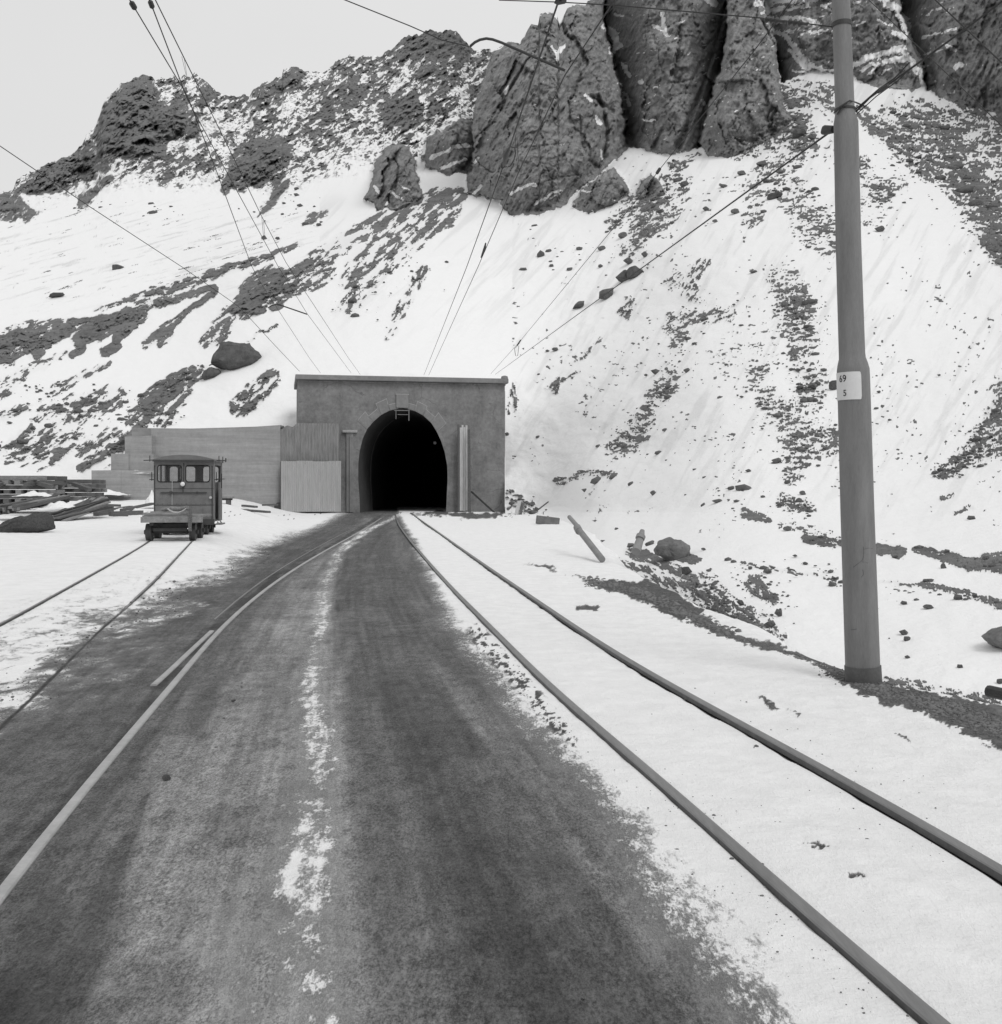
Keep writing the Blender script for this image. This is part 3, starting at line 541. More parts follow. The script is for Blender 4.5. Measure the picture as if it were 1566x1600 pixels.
    SN = [([(945, 42), (962, 52), (966, 70), (955, 78)], 5, 7), ([(974, 100), (982, 118)], 4, 4), ([(978, 145), (984, 165)], 4, 3), ([(930, 185), (938, 196)], 3, 3), ([(938, 235), (941, 250)], 2, 2), ([(880, 74), (870, 82), (872, 92)], 4, 3), ([(864, 72), (870, 88)], 3, 2), ([(790, 145), (797, 135)], 3, 2), ([(916, 150), (926, 158)], 3, 3),
          ([(742, 300), (750, 290)], 3, 3), ([(800, 300), (830, 290), (838, 288)], 3, 2), ([(835, 320), (870, 300), (878, 296)], 3, 2), ([(860, 312), (880, 300)], 2, 1), ([(742, 255), (748, 245)], 2, 2), ([(905, 299), (920, 297)], 1.5, 1.5),
          ([(1032, 20), (1040, 52)], 4, 3), ([(1024, 42), (1040, 48)], 3, 3), ([(1000, 130), (1004, 128)], 3, 3), ([(1096, 155), (1100, 162)], 3, 3), ([(1016, 188), (1026, 190)], 2, 2), ([(1002, 185), (1020, 192)], 1.5, 1.5), ([(960, 20), (974, 24)], 2, 2), ([(962, 130), (972, 134)], 2, 2), ([(1100, -6), (1118, 8)], 5, 4), 
          ([(1184, 4), (1230, -4), (1260, -12)], 7, 9), ([(1190, 18), (1225, 12), (1262, 8)], 4, 3), ([(1222, 30), (1270, 30), (1276, 33)], 5, 3), ([(1214, 50), (1230, 58), (1240, 72), (1256, 88), (1268, 106)], 4, 6), ([(1232, 78), (1248, 92), (1266, 110)], 3, 5), ([(1240, 110), (1300, 108), (1330, 100), (1372, 82)], 2, 4), ([(1266, 112), (1280, 108)], 7, 8),
          ([(1330, 102), (1350, 92), (1380, 82), (1410, 78)], 5, 8), ([(1345, 108), (1380, 96), (1412, 92)], 2.5, 6), ([(1408, 80), (1425, 95), (1436, 112), (1444, 135)], 6, 4), ([(1372, 118), (1392, 106)], 1.5, 1.5), ([(1355, 115), (1368, 105)], 1.5, 1.5),
          ([(1378, -6), (1400, 12), (1412, 26), (1418, 42), (1412, 56), (1398, 50)], 8, 5), ([(1374, 30), (1396, 38)], 2, 2), ([(1332, 2), (1345, 0)], 2, 2), ([(1318, 70), (1326, 66)], 2, 2), ([(1340, 40), (1350, 34)], 1.5, 1.5), ([(1444, 60), (1470, 50), (1492, 46)], 2, 1.5), ([(1444, 84), (1472, 78)], 2, 1), ([(1474, 68), (1488, 78), (1494, 80)], 2, 3), ([(1494, 106), (1505, 101)], 5, 3), ([(1450, 24), (1460, 16)], 2, 1), ([(1484, 143), (1492, 142)], 1.5, 1.5), ([(1466, 12), (1472, 10)], 2, 1.5),
          ([(610, 300), (628, 312)], 3, 2), ([(585, 292), (592, 300)], 3, 2), ([(600, 320), (606, 312)], 2, 2), ([(625, 290), (640, 296)], 2, 2), ([(672, 246), (715, 230), (735, 228)], 3, 4), ([(690, 262), (730, 250)], 3, 2)]
    for pts, w0, w1 in SN:
        s = stroke(px + wx * .8, py + wy * .8, pts, w0 * 1.35, w1 * 1.35); rock = rock * (1 - ss(.2, .4, s * (.45 + 1.1 * uni(fj, .5, .1))))
    # random small snow flecks on ledges of the cliffs
    u3, v3 = rot(px, py, -18); fl = ss(.76, .79, fbm(u3 / 13, v3 / 4.2, 55, 4, .62)) * ss(930, 1010, px); fl = np.maximum(fl, ss(.80, .83, fbm(u3 / 12, v3 / 4.5, 57, 4, .62)))
    fl = np.maximum(fl, ss(.63, .67, fbm(u3 / 20, v3 / 5, 58, 4, .62)) * ((px > 1196) & (px < 1330) & (py < 60))); rock = rock * (1 - fl * cliff)
    # ---- bare patches, scree and debris on the slopes
    def patch(pts, w0, w1, den, dirn, lx=14, ly=5, seed=0, soft=.07):
        nonlocal rock, D, dust
        s = stroke(px + wx, py + wy * .7, pts, w0, w1)
        if not s.any(): return
        a, b = rot(px, py, dirn); nn = fbm(a / lx, b / ly, 200 + seed, 5, .7) * .6 + fbm(a / (lx * 2.6), b / (ly * 2.2), 260 + seed, 4, .6) * .4
        k = np.clip(s * 2.6, 0, 1) * .55 + s * .45 if den < .68 else np.clip(s * 2.6, 0, 1)
        r_ = ss(-.26, .20, den * k - uni(nn, .5, .085)) * ss(0, .12, s); rock = np.maximum(rock, r_); D = D * (1 - .004 * r_)
        dust = np.maximum(dust, .75 * k * den * (.4 + .8 * nn))
    PT = [([(0, 545), (50, 522), (105, 508)], 30, 14, .62, -22), ([(-200, 560), (0, 548)], 40, 30, .6, -12), ([(45, 543), (75, 530), (108, 512)], 10, 12, .95, -28), ([(55, 555), (64, 550)], 8, 8, .8, -28), ([(125, 530), (165, 510), (205, 500)], 16, 14, .9, -22), ([(160, 505), (215, 484), (285, 462), (335, 448)], 12, 5, .75, -22), ([(108, 505), (165, 497)], 7, 5, .9, -8), ([(185, 530), (205, 508), (225, 490)], 9, 9, .85, -45), ([(164, 552), (182, 538)], 8, 8, .9, -40), ([(112, 556), (130, 544)], 7, 6, .9, -38),
          ([(150, 485), (205, 466), (260, 448), (330, 428), (400, 405), (470, 380)], 5, 5, .62, -20), ([(215, 470), (330, 430), (420, 402)], 11, 7, .45, -20), ([(230, 535), (270, 505), (300, 480), (335, 456)], 9, 4, .7, -38), ([(250, 535), (268, 520)], 7, 5, .7, -40),
          ([(385, 478), (400, 450), (425, 440)], 22, 26, .78, -30), ([(330, 530), (352, 502), (372, 482)], 18, 14, .58, -40), ([(365, 485), (412, 483)], 8, 6, .85, 0), ([(430, 465), (450, 440), (490, 410), (560, 365), (655, 322), (715, 306)], 20, 14, .58, -33), ([(430, 455), (500, 420)], 24, 26, .5, -30), ([(545, 440), (560, 410), (620, 360), (690, 325)], 16, 34, .40, -40), ([(550, 480), (575, 440), (620, 400), (680, 345)], 12, 20, .34, -45), ([(610, 520), (632, 470), (660, 420)], 10, 10, .36, -62), ([(525, 490), (548, 455)], 5, 5, .4, -50),
          ([(378, 635), (400, 612), (425, 590)], 18, 14, .62, -42), ([(388, 532), (430, 508)], 3, 3, .55, -30),
          ([(0, 610), (40, 580), (105, 550)], 18, 5, .32, -32), ([(85, 612), (120, 590), (170, 568)], 12, 4, .36, -32), 
          ([(188, 700), (215, 668), (250, 632), (290, 600), (318, 578)], 8, 9, .74, -38), ([(250, 600), (300, 578)], 9, 6, .6, -28), ([(205, 655), (240, 618), (262, 604)], 13, 15, .62, -35), ([(250, 660), (275, 635), (298, 612)], 11, 7, .55, -48), ([(115, 632), (150, 625)], 7, 5, .8, -6), ([(20, 695), (50, 668)], 10, 8, .6, -50), ([(30, 712), (60, 700)], 12, 10, .55, -15), ([(60, 690), (120, 640), (180, 620)], 30, 20, .35, -35), ([(0, 650), (40, 635)], 12, 5, .55, -20), ([(0, 705), (60, 720), (120, 690)], 16, 20, .3, -20), ([(125, 728), (170, 706), (190, 690)], 8, 8, .65, -20), ([(80, 660), (160, 690)], 30, 40, .3, -35),
          ([(1010, 330), (1000, 360), (985, 390)], 26, 18, .47, -25), ([(1060, 270), (1050, 310), (1020, 340)], 24, 30, .42, -25), ([(1050, 258), (1090, 245)], 8, 6, .5, -10), ([(960, 345), (1000, 300), (1030, 310)], 14, 16, .40, -25), ([(1155, 240), (1200, 215), (1240, 200)], 16, 26, .52, -20), ([(1232, 150), (1250, 180), (1255, 230)], 16, 26, .55, -10), ([(1170, 345), (1188, 335)], 14, 12, .5, -20), ([(1240, 240), (1200, 275), (1180, 300)], 22, 26, .36, -15), 
          ([(1240, 140), (1290, 150), (1310, 170)], 22, 24, .42, 10), ([(1240, 300), (1265, 350), (1300, 372)], 28, 34, .42, -5), ([(1048, 440), (1060, 438)], 12, 12, .5, -35), ([(1080, 460), (1075, 440), (1100, 410)], 12, 10, .46, -50), ([(978, 485), (985, 475)], 14, 12, .5, -50), ([(1225, 440), (1240, 460), (1255, 480)], 28, 26, .5, -8), ([(1235, 480), (1240, 510), (1255, 530)], 26, 26, .5, -8), ([(1050, 515), (1055, 500), (1140, 490)], 14, 12, .42, -30), ([(1055, 545), (1065, 520)], 12, 14, .45, -10), ([(1025, 620), (1045, 605), (1050, 590)], 18, 16, .44, -5), ([(1000, 660), (1010, 650)], 18, 18, .58, -5), ([(965, 700), (1000, 680)], 22, 18, .42, -5), ([(905, 580), (870, 600)], 4, 4, .4, -50), ([(862, 607), (872, 595)], 10, 7, .6, -60), ([(940, 530), (905, 565)], 5, 5, .45, -50), ([(1250, 560), (1270, 590), (1262, 625)], 22, 28, .42, -8), ([(1200, 620), (1240, 660), (1290, 690)], 20, 34, .40, -8), ([(1240, 690), (1250, 715), (1240, 740)], 26, 20, .44, -5), ([(1190, 575), (1175, 600)], 14, 14, .36, -8),
          ([(1345, 175), (1378, 205), (1420, 240), (1450, 265)], 12, 22, .62, 28), ([(1440, 180), (1480, 200), (1566, 215), (1700, 240)], 30, 50, .50, 12), ([(1400, 190), (1480, 235), (1540, 290), (1600, 350), (1700, 420)], 34, 52, .55, 10), ([(1490, 260), (1530, 320), (1580, 390)], 34, 40, .62, 8), ([(1345, 255), (1360, 285), (1385, 300)], 14, 14, .42, 0), ([(1356, 330), (1400, 290)], 26, 20, .25, 0), ([(1545, 372), (1575, 400), (1640, 470)], 14, 30, .8, 20), ([(1500, 170), (1560, 190)], 20, 20, .34, 10),
          ([(1475, 738), (1510, 712), (1566, 690), (1640, 660)], 12, 26, .60, -14), ([(1530, 680), (1566, 655), (1620, 620)], 14, 30, .62, -20), ([(1555, 640), (1566, 612)], 8, 20, .5, -40), ([(1470, 778), (1490, 776)], 4, 4, .7, 0), ([(1495, 800), (1520, 793)], 4, 4, .6, 0),
          ([(1225, 785), (1260, 790)], 14, 12, .62, -4), ([(1165, 803), (1200, 812)], 10, 7, .85, 12), ([(1262, 843), (1318, 848)], 8, 9, .85, 4), ([(1370, 858), (1410, 862)], 10, 10, .95, 4), ([(1430, 857), (1470, 868), (1520, 882), (1620, 884)], 5, 16, .9, 6), ([(1500, 880), (1566, 872)], 10, 10, .7, 2), ([(1178, 912), (1195, 925), (1208, 940)], 14, 9, .75, 50), ([(1225, 820), (1300, 835)], 8, 8, .3, 6), ([(800, 780), (830, 800)], 16, 14, .5, 0), ([(870, 752), (920, 740), (960, 740)], 8, 5, .5, -12), ([(800, 640), (802, 600)], 8, 6, .35, 80), ([(1130, 560), (1180, 540)], 30, 40, .12, 0),
          ([(985, 862), (1010, 868), (1050, 888), (1085, 905)], 10, 8, .85, 22), ([(950, 876), (1010, 895), (1080, 920), (1130, 955), (1170, 985)], 9, 22, .58, 32), ([(1100, 920), (1160, 960), (1210, 1000)], 26, 22, .38, 38), ([(1055, 868), (1092, 875)], 9, 6, .9, 10), ([(1160, 880), (1230, 892), (1310, 905)], 4, 3, .5, 8), ([(1440, 915), (1500, 925), (1566, 945)], 5, 6, .75, 10), ([(1360, 1060), (1440, 1078), (1530, 1100), (1640, 1140)], 10, 22, .5, 16), ([(1320, 905), (1440, 914)], 2.5, 3, .5, 6)]
    for i, (pts, w0, w1, den, dr) in enumerate(PT):
        big = 1.0 if pts[0][0] < 760 else .5
        patch(pts, w0 * 1.12, w1 * 1.12, den * (1.05 if pts[0][0] < 760 else .98), dr, 13 * big, 4.2 * big, i)
    rk0 = rock * (1 - cliff) * (1 - band)
    D = D * (1 + .0028 * fr2 * rk0)
    for pl in BARE:
        s = polyd(px + wx * .7, py + wy * .7, pl); r_ = ss(-2, 2, s - 8 * ss(.62, .9, uni(fj))); rock = np.maximum(rock, r_); D = D * (1 - .004 * r_ + .0035 * fr2 * r_)
    # faint wind lines on the left flank and grit below the towers
    u4, v4 = rot(px, py, -15); ln = ss(.60, .74, fbm(u4 / 60, v4 / 3.0, 301, 4, .7)) * ss(640, 380, px) * ss(300, 350, py + wy) * ss(520, 440, py + px * .1)
    dust = np.maximum(dust, ln * .9); rock = np.maximum(rock, ss(.7, .78, fbm(u4 / 45, v4 / 2.6, 302, 4, .7)) * .8 * ss(600, 380, px) * ss(300, 340, py) * ss(520, 460, py + px * .1))
    u5, v5 = rot(px, py, -45); dust = np.maximum(dust, ss(.5, .75, fbm(u5 / 70, v5 / 9, 305, 4, .6)) * .5 * (px > 500) * (px < 900) * ss(560, 420, py) * ss(290, 330, py))
    u8, v8 = rot(px, py, -60); dust = np.maximum(dust, ss(.52, .72, fbm(u8 / 80, v8 / 12, 321, 5, .65)) * .55 * (px > 800) * ss(860, 700, py) * (1 - cliff))
    # talus undulation and mottled small stones
    D = D * (1 + (1 - cliff) * ((fbm(px / 90, py / 60, 401, 4) - .5) * .02 + (fbm(px / 16, py / 9, 402, 3) - .5) * .0025 * ss(1000, 700, py)))
    sp = ss(.73, .76, fbm(px / 7.5, py / 3.6, 404, 3, .55)) * ss(.46, .62, f1) * (px > 800) * ss(900, 780, py); rock = np.maximum(rock, sp * .9 * (1 - cliff))
    X = (px - CX) / F * D; Z = CH + (HY - py) / F * D; V = np.stack([X, D, Z], -1).reshape(nr, len(xs), 3)
    # the far side of the ridge falls away behind the skyline
    top = V[-1]; ex = []
    for k, (dy, dz) in enumerate([(4, -1), (14, -7), (40, -26), (120, -70)]):
        e = top.copy(); e[:, 0] *= 1 + dy / e[:, 1]; e[:, 1] += dy; e[:, 2] += dz; ex.append(e[None])
    V = np.concatenate([V] + ex); n2 = V.shape[0]
    pad = lambda a: np.concatenate([a.reshape(sh)] + [a.reshape(sh)[-1:]] * 4).ravel()
    rock, dust, cliff = pad(rock), pad(dust), pad(cliff)
    cm = (cliff.reshape(n2, -1) > .5)[:-1, :-1].ravel()
    hole = (pad(px).reshape(n2, -1)[:-1, :-1] > 476) & (pad(px).reshape(n2, -1)[:-1, :-1] < 788.5) & (pad(py).reshape(n2, -1)[:-1, :-1] > 612); hole = hole.ravel()
    sheet([('cliff', cm, MAT['mountain']), ('mountain', ~cm & ~hole, MAT['mountain'])], V.reshape(-1, 3), n2, len(xs), dict(rock=rock, dust=dust, cliff=cliff))
mountain()

def onslope(x, y):
    D = float(Dbase(np.array([x]), np.array([y]))[0]); return P(x, y, D), D

# ------------------------------------------------------------------ rocks
def rock_mesh(seed, detail=2, rough=.06, npts=15):
    rnd = random.Random(seed); b = bmesh.new()
    for _ in range(npts):
        v = Vector((rnd.gauss(0, 1), rnd.gauss(0, 1), rnd.gauss(0, 1))).normalized() * rnd.uniform(.82, 1.0)
        b.verts.new((v.x, v.y, v.z * .95))
    r = bmesh.ops.convex_hull(b, input=b.verts)
    bmesh.ops.delete(b, geom=[g for g in r['geom_interior'] if isinstance(g, bmesh.types.BMVert)], context='VERTS')
    if detail:
        bmesh.ops.bevel(b, geom=b.edges[:], offset=.05, segments=1, affect='EDGES', clamp_overlap=True)
        bmesh.ops.triangulate(b, faces=b.faces)
        bmesh.ops.subdivide_edges(b, edges=b.edges[:], cuts=detail, use_grid_fill=True)
        from mathutils import noise as mn
        for v in b.verts:
            k = mn.fractal(v.co * 2.2 + Vector((seed * 3.1, 0, 0)), .9, 2.1, 5); v.co *= 1 + rough * k
    bmesh.ops.recalc_face_normals(b, faces=b.faces)
    me = bpy.data.meshes.new('rock'); b.to_mesh(me); b.free(); me.materials.append(MAT['boulder'] if detail else MAT['stone'])
    return me
RB = [rock_mesh(s) for s in range(8)]; RS = [rock_mesh(40 + s, 1, .08, 14) for s in range(6)]
for me in RS: me.materials.clear(); me.materials.append(MAT['stone'])
def put_rock(x, y, w, h, label, name='boulder', cat='boulder', group=None, me=None, tilt=None, sink=.1, on=None):
    p, D = on or onslope(x, y + h * .35); s = D / F
    o = link(name, me or random.choice(RB)); c = P(x, y + h * sink * .3, D)
    o.location = c; o.scale = (w * s / 2 * 1.12, w * s / 2 * .9, h * s / 2 * 1.15)
    o.rotation_euler = (random.uniform(-.15, .15), R(tilt) if tilt is not None else random.uniform(-.15, .15), random.uniform(0, 0.6)); return tag(o, label, cat, group)
def traced_rock(poly, depth, label, seed, on=None, mat='boulder'):
    xs_ = [p[0] for p in poly]; ys_ = [p[1] for p in poly]; cx_, cy_ = sum(xs_) / len(xs_), sum(ys_) / len(ys_); D = on or onslope(cx_, max(ys_) - (max(ys_) - min(ys_)) * .25)[1]
    c = P(cx_, cy_, D); b = bmesh.new(); rnd = random.Random(seed)
    for k, sc_ in ((-.5, .62), (-.3, .9), (0, 1.0), (.35, .85), (.5, .5)):
        for x, y in poly: v = P(cx_ + (x - cx_) * sc_ * rnd.uniform(.95, 1), cy_ + (y - cy_) * sc_ * rnd.uniform(.95, 1), D) - c; b.verts.new((v.x, k * depth * rnd.uniform(.85, 1.1), v.z))
    r = bmesh.ops.convex_hull(b, input=b.verts); bmesh.ops.delete(b, geom=[g for g in r['geom_interior'] if isinstance(g, bmesh.types.BMVert)], context='VERTS')
    w = (max(xs_) - min(xs_)) * D / F
    bmesh.ops.bevel(b, geom=b.edges[:], offset=w * .015, segments=1, affect='EDGES', clamp_overlap=True); bmesh.ops.triangulate(b, faces=b.faces); bmesh.ops.subdivide_edges(b, edges=b.edges[:], cuts=3, use_grid_fill=True)
    from mathutils import noise as mn
    for v in b.verts: v.co += v.co.normalized() * w * .05 * mn.fractal(v.co / w * 5 + Vector((seed, 0, 0)), .9, 2.1, 5)
    bmesh.ops.recalc_face_normals(b, faces=b.faces); me = bpy.data.meshes.new('boulder'); b.to_mesh(me); b.free(); me.polygons.foreach_set('use_smooth', [True] * len(me.polygons))
    o = link('boulder', me, MAT[mat]); o.location = c; return tag(o, label, 'boulder')
traced_rock([(331, 570), (337, 551), (346, 535), (362, 535), (374, 539), (389, 537), (404, 549), (409, 559), (399, 576), (368, 584), (346, 579)], 3.0, 'largest smooth dark boulder on the snow slope above the concrete wall', 3)
traced_rock([(316, 588), (319, 580), (331, 573), (343, 577), (348, 583), (338, 591), (324, 595), (317, 593)], 1.4, 'smaller boulder touching the lower left side of the largest boulder', 4)
traced_rock([(1021, 858), (1027, 847), (1046, 840), (1058, 841), (1068, 845), (1079, 852), (1080, 874), (1070, 883), (1058, 884), (1046, 879), (1024, 865)], .65, 'big rounded grey boulder on bare gravel right of the rails, beyond the track', 9, mat='stone_mid')
put_rock(1072, 891, 20, 16, 'squarish stone just below the big rounded boulder beside the track', me=RB[4])
traced_rock([(1538, 997), (1548, 989), (1560, 986), (1566, 980), (1590, 978), (1605, 1000), (1590, 1022), (1566, 1018), (1550, 1008)], .5, 'large pale grey slab boulder in the snow gully at the right edge of the view', 12, mat='stone_mid')
traced_rock([(1540, 1112), (1550, 1105), (1566, 1103), (1600, 1108), (1610, 1140), (1566, 1136), (1545, 1124)], .35, 'low boulder in the gravel bank at the right edge beyond the pole', 14, on=7.5, mat='stone_mid')
put_rock(184, 418, 22, 11, 'lone dark boulder in open snow high on the left slope', me=RB[0])
put_rock(88, 461, 24, 10, 'low flat dark boulder with a pointed left end on the far left slope', me=RB[5], tilt=-14)
put_rock(976, 430, 30, 22, 'left block of the paired boulders high on the slope right of the portal', me=RB[2], tilt=-10)
put_rock(990, 425, 32, 22, 'right block of the paired boulders high on the slope right of the portal', me=RB[4], tilt=-16)
put_rock(948, 458, 30, 22, 'oval boulder just below the paired boulders on the slope', me=RB[6], tilt=-30)
put_rock(903, 477, 26, 13, 'lowest slanting boulder of the line below the paired boulders', me=RB[1], tilt=-28)
put_rock(845, 397, 14, 15, 'upright boulder with a smaller one beside it under the big rock tower', me=RB[3])
put_rock(1210, 305, 32, 12, 'long flat dark boulder on the talus just left of the pole', me=RB[0], tilt=-14)
put_rock(1249, 208, 26, 17, 'pale rounded boulder at the foot of the right rock tower', me=RB[7], tilt=-12)
put_rock(1304, 601, 24, 18, 'dark boulder half hidden behind the pole at the height of its number plate', me=RB[4])
put_rock(195, 690, 22, 15, 'angular block leaning on the upper step of the concrete wall', me=RB[5], tilt=-30, on=(None, 63))
sm = [(460, 446, 15, 9), (413, 371, 10, 8), (434, 372, 9, 6), (857, 392, 12, 9), (818, 421, 16, 8), (983, 407, 20, 13), (1008, 397, 13, 14), (1269, 213, 17, 14), (1374, 358, 19, 12), (1394, 304, 14, 8), (1069, 287, 17, 12), (1073, 579, 13, 10), (1177, 425, 16, 7), (1098, 500, 14, 6), (1158, 508, 11, 4), (1270, 602, 15, 13), (1250, 604, 15, 9), (867, 545, 13, 8), (856, 548, 9, 5), (1015, 848, 18, 12), (986, 852, 15, 10), (884, 755, 15, 8), (879, 748, 8, 9), (915, 766, 14, 8), (985, 755, 12, 11), (1021, 770, 12, 12), (1120, 783, 20, 8), (1142, 762, 14, 8), (1231, 826, 17, 8), (1158, 941, 15, 11), (1217, 957, 15, 14), (1201, 974, 26, 16), (1219, 788, 12, 9), (1213, 720, 19, 11), (1199, 892, 18, 9), (1450, 907, 20, 9), (1413, 988, 17, 13), (1417, 998, 13, 12), (1413, 942, 13, 8), (1497, 933, 18, 12), (1523, 930, 11, 10), (1500, 1041, 12, 8), (1452, 948, 19, 8), (1419, 1027, 12, 8), (1562, 1064, 12, 10), (1518, 809, 16, 9), (1283, 839, 10, 8), (1268, 844, 9, 6), (1373, 612, 8, 5), (1467, 586, 7, 4), (1469, 733, 12, 9), (1507, 728, 9, 8), (1098, 788, 10, 9), (840, 682, 8, 6), (842, 585, 6, 5), (1100, 858, 9, 5), (964, 826, 8, 5), (942, 845, 9, 4), (1243, 868, 10, 5), (1172, 887, 9, 7), (793, 678, 9, 8), (1400, 870, 12, 8), (1440, 855, 10, 6), (1480, 862, 12, 10), (1540, 872, 14, 11), (1475, 885, 10, 12), (1233, 640, 10, 8), (1255, 770, 12, 8), (1170, 735, 12, 7), (1230, 752, 14, 9), (1290, 700, 12, 6), (1265, 660, 11, 6), (1040, 672, 11, 7), (1002, 655, 13, 8), (962, 700, 10, 6), (898, 322, 10, 6), (835, 352, 13, 5), (862, 415, 9, 7), (890, 420, 11, 8), (905, 388, 12, 9), (942, 388, 16, 10), (975, 368, 18, 14), (1002, 350, 14, 10), (1032, 330, 16, 9), (1050, 348, 10, 6), (1104, 326, 14, 9), (1150, 330, 18, 10), (1130, 290, 16, 9), (1192, 255, 20, 9), (1160, 270, 16, 9), (1220, 268, 18, 8), (1118, 345, 10, 6), (950, 362, 12, 6), (966, 346, 16, 9), (922, 330, 11, 6), (1010, 376, 12, 7), (35, 690, 20, 12), (75, 664, 14, 10), (160, 630, 16, 9), (172, 642, 8, 7), (100, 640, 16, 7), (25, 640, 20, 7), (205, 641, 10, 7), (126, 649, 10, 7), (165, 672, 7, 6), (105, 703, 10, 6), (52, 668, 10, 8), (88, 708, 12, 8), (145, 700, 14, 6), (190, 655, 16, 9), (230, 640, 12, 9), (246, 628, 12, 8), (265, 660, 10, 8), (150, 665, 9, 6), (60, 640, 8, 5), (15, 660, 10, 5), (262, 645, 10, 6), (40, 602, 8, 4)]
for x, y, w, h in sm:
    side = 'left' if x < 600 else 'right'
    where = 'small dark stone on the snowy hillside left of the portal' if x < 600 else ('dark stone on the high talus slope between the portal and the rock towers' if y < 480 else ('stone on the lower snow slope between the portal and the pole' if x < 1330 else 'stone in the snow gully right of the pole'))
    if 1330 <= x and y <= 480: where = 'dark stone on the high snow slope right of the pole'
    grp = {'s': 'stones on the left hillside', 'd': 'stones below the towers'}.get(where[0], 'stones on the lower right slope') if x < 1330 else ('stones high right of the pole' if y <= 480 else 'stones in the right gully')
    put_rock(x, y, w, h, where, 'stone', 'stone', grp, me=random.choice(RS))
# the countless small stones: one object
CL = [([(1010, 330), (985, 390)], 24, 60, 5), ([(1060, 270), (1020, 345)], 30, 60, 5), ([(1160, 240), (1250, 200)], 22, 60, 6), ([(1232, 150), (1255, 230)], 20, 50, 6), ([(1240, 240), (1180, 310)], 34, 70, 5), ([(1240, 300), (1300, 375)], 36, 90, 4), ([(1225, 430), (1260, 540)], 32, 160, 4), ([(1250, 560), (1270, 640)], 34, 110, 5), ([(1200, 640), (1290, 700)], 40, 110, 5), ([(1250, 700), (1230, 745)], 30, 60, 5), ([(1225, 785), (1265, 792)], 16, 50, 6),
      ([(1140, 470), (1050, 530)], 40, 70, 3.5), ([(1060, 540), (1030, 630)], 26, 80, 4), ([(1010, 645), (960, 705)], 26, 90, 4.5), ([(880, 745), (960, 740)], 14, 30, 5), ([(1050, 440), (1100, 430)], 26, 60, 3.5), ([(1400, 200), (1560, 330)], 70, 420, 4), ([(1480, 190), (1566, 260)], 50, 260, 4), ([(1520, 300), (1566, 400)], 30, 160, 4.5), ([(1350, 260), (1390, 320)], 24, 60, 4), ([(1470, 740), (1570, 690)], 22, 160, 4.5), ([(1520, 690), (1570, 630)], 20, 80, 5), ([(1345, 560), (1420, 720)], 60, 24, 3), ([(800, 775), (840, 800)], 18, 40, 4), ([(990, 700), (1180, 800)], 60, 60, 4), 
      ([(1170, 880), (1230, 960)], 50, 90, 4.5), ([(1100, 910), (1200, 1000)], 26, 140, 4.5), ([(1260, 845), (1320, 850)], 12, 30, 6), ([(1390, 920), (1560, 940)], 16, 40, 5), ([(1380, 940), (1450, 1030)], 26, 20, 4), ([(1430, 858), (1566, 885)], 12, 50, 6), ([(1270, 880), (1320, 920)], 16, 24, 5), ([(40, 620), (280, 660)], 46, 200, 4.5), ([(10, 700), (190, 690)], 26, 100, 4.5), ([(130, 725), (190, 700)], 12, 30, 5), ([(280, 600), (330, 570)], 16, 24, 4), ([(1150, 560), (1160, 700)], 100, 60, 3), ([(820, 370), (960, 420)], 50, 50, 3.5), ([(520, 480), (660, 420)], 50, 50, 3), ([(400, 300), (500, 340)], 40, 30, 5), ([(20, 320), (300, 330)], 24, 40, 5)]
ico = bmesh.new(); bmesh.ops.create_icosphere(ico, subdivisions=1, radius=1); IV = np.array([v.co[:] for v in ico.verts]); IF = np.array([[v.index for v in f.verts] for f in ico.faces]); ico.free()
rg = np.random.default_rng(4); vs = []; fs = []; base = 0
def add_pebble(c, sx, sy, sz):
    global base
    v = IV * rg.uniform(.7, 1.15, (len(IV), 1)) * (sx, sy, sz); a = rg.uniform(0, 6.28); ca, sa = math.cos(a), math.sin(a)
    v = np.stack([v[:, 0] * ca - v[:, 1] * sa, v[:, 0] * sa + v[:, 1] * ca, v[:, 2]], -1) + np.array(c)
    vs.append(v); fs.append(IF + base); base += len(IV)
def flush_pebbles(name, label, cat, mat):
    global base, vs, fs
    V = np.concatenate(vs); Fa = np.concatenate(fs); me = bpy.data.meshes.new(name)
    me.vertices.add(len(V)); me.vertices.foreach_set('co', V.astype(np.float32).ravel()); me.loops.add(Fa.size); me.loops.foreach_set('vertex_index', Fa.astype(np.int32).ravel())
    me.polygons.add(len(Fa)); me.polygons.foreach_set('loop_start', np.arange(0, Fa.size, 3, dtype=np.int32)); me.polygons.foreach_set('loop_total', np.full(len(Fa), 3, np.int32)); me.update(calc_edges=True)
    o = link(name, me, mat); tag(o, label, cat, kind='stuff'); vs, fs, base = [], [], 0
for pts, w, n, sz in CL:
    for _ in range(int(n * 1.0)):
        t = rg.uniform(); k = rg.normal(0, .5, 2) * w; x = pts[0][0] * (1 - t) + pts[1][0] * t + k[0]; y = pts[0][1] * (1 - t) + pts[1][1] * t + k[1] * .7
        if x > 1600 or (465 < x < 790 and y > 580) or (140 < x < 466 and y > 662): continue
        w_ = sz * rg.lognormal(-.5, .75) * .5; p, D = onslope(x, y); s = D / F
        p = P(x, y, D * .998); add_pebble(p, w_ * s * 1.25, w_ * s, w_ * s * .62)
flush_pebbles('scree', 'countless small dark stones scattered over the snowy slopes', 'scree', MAT['stone'])
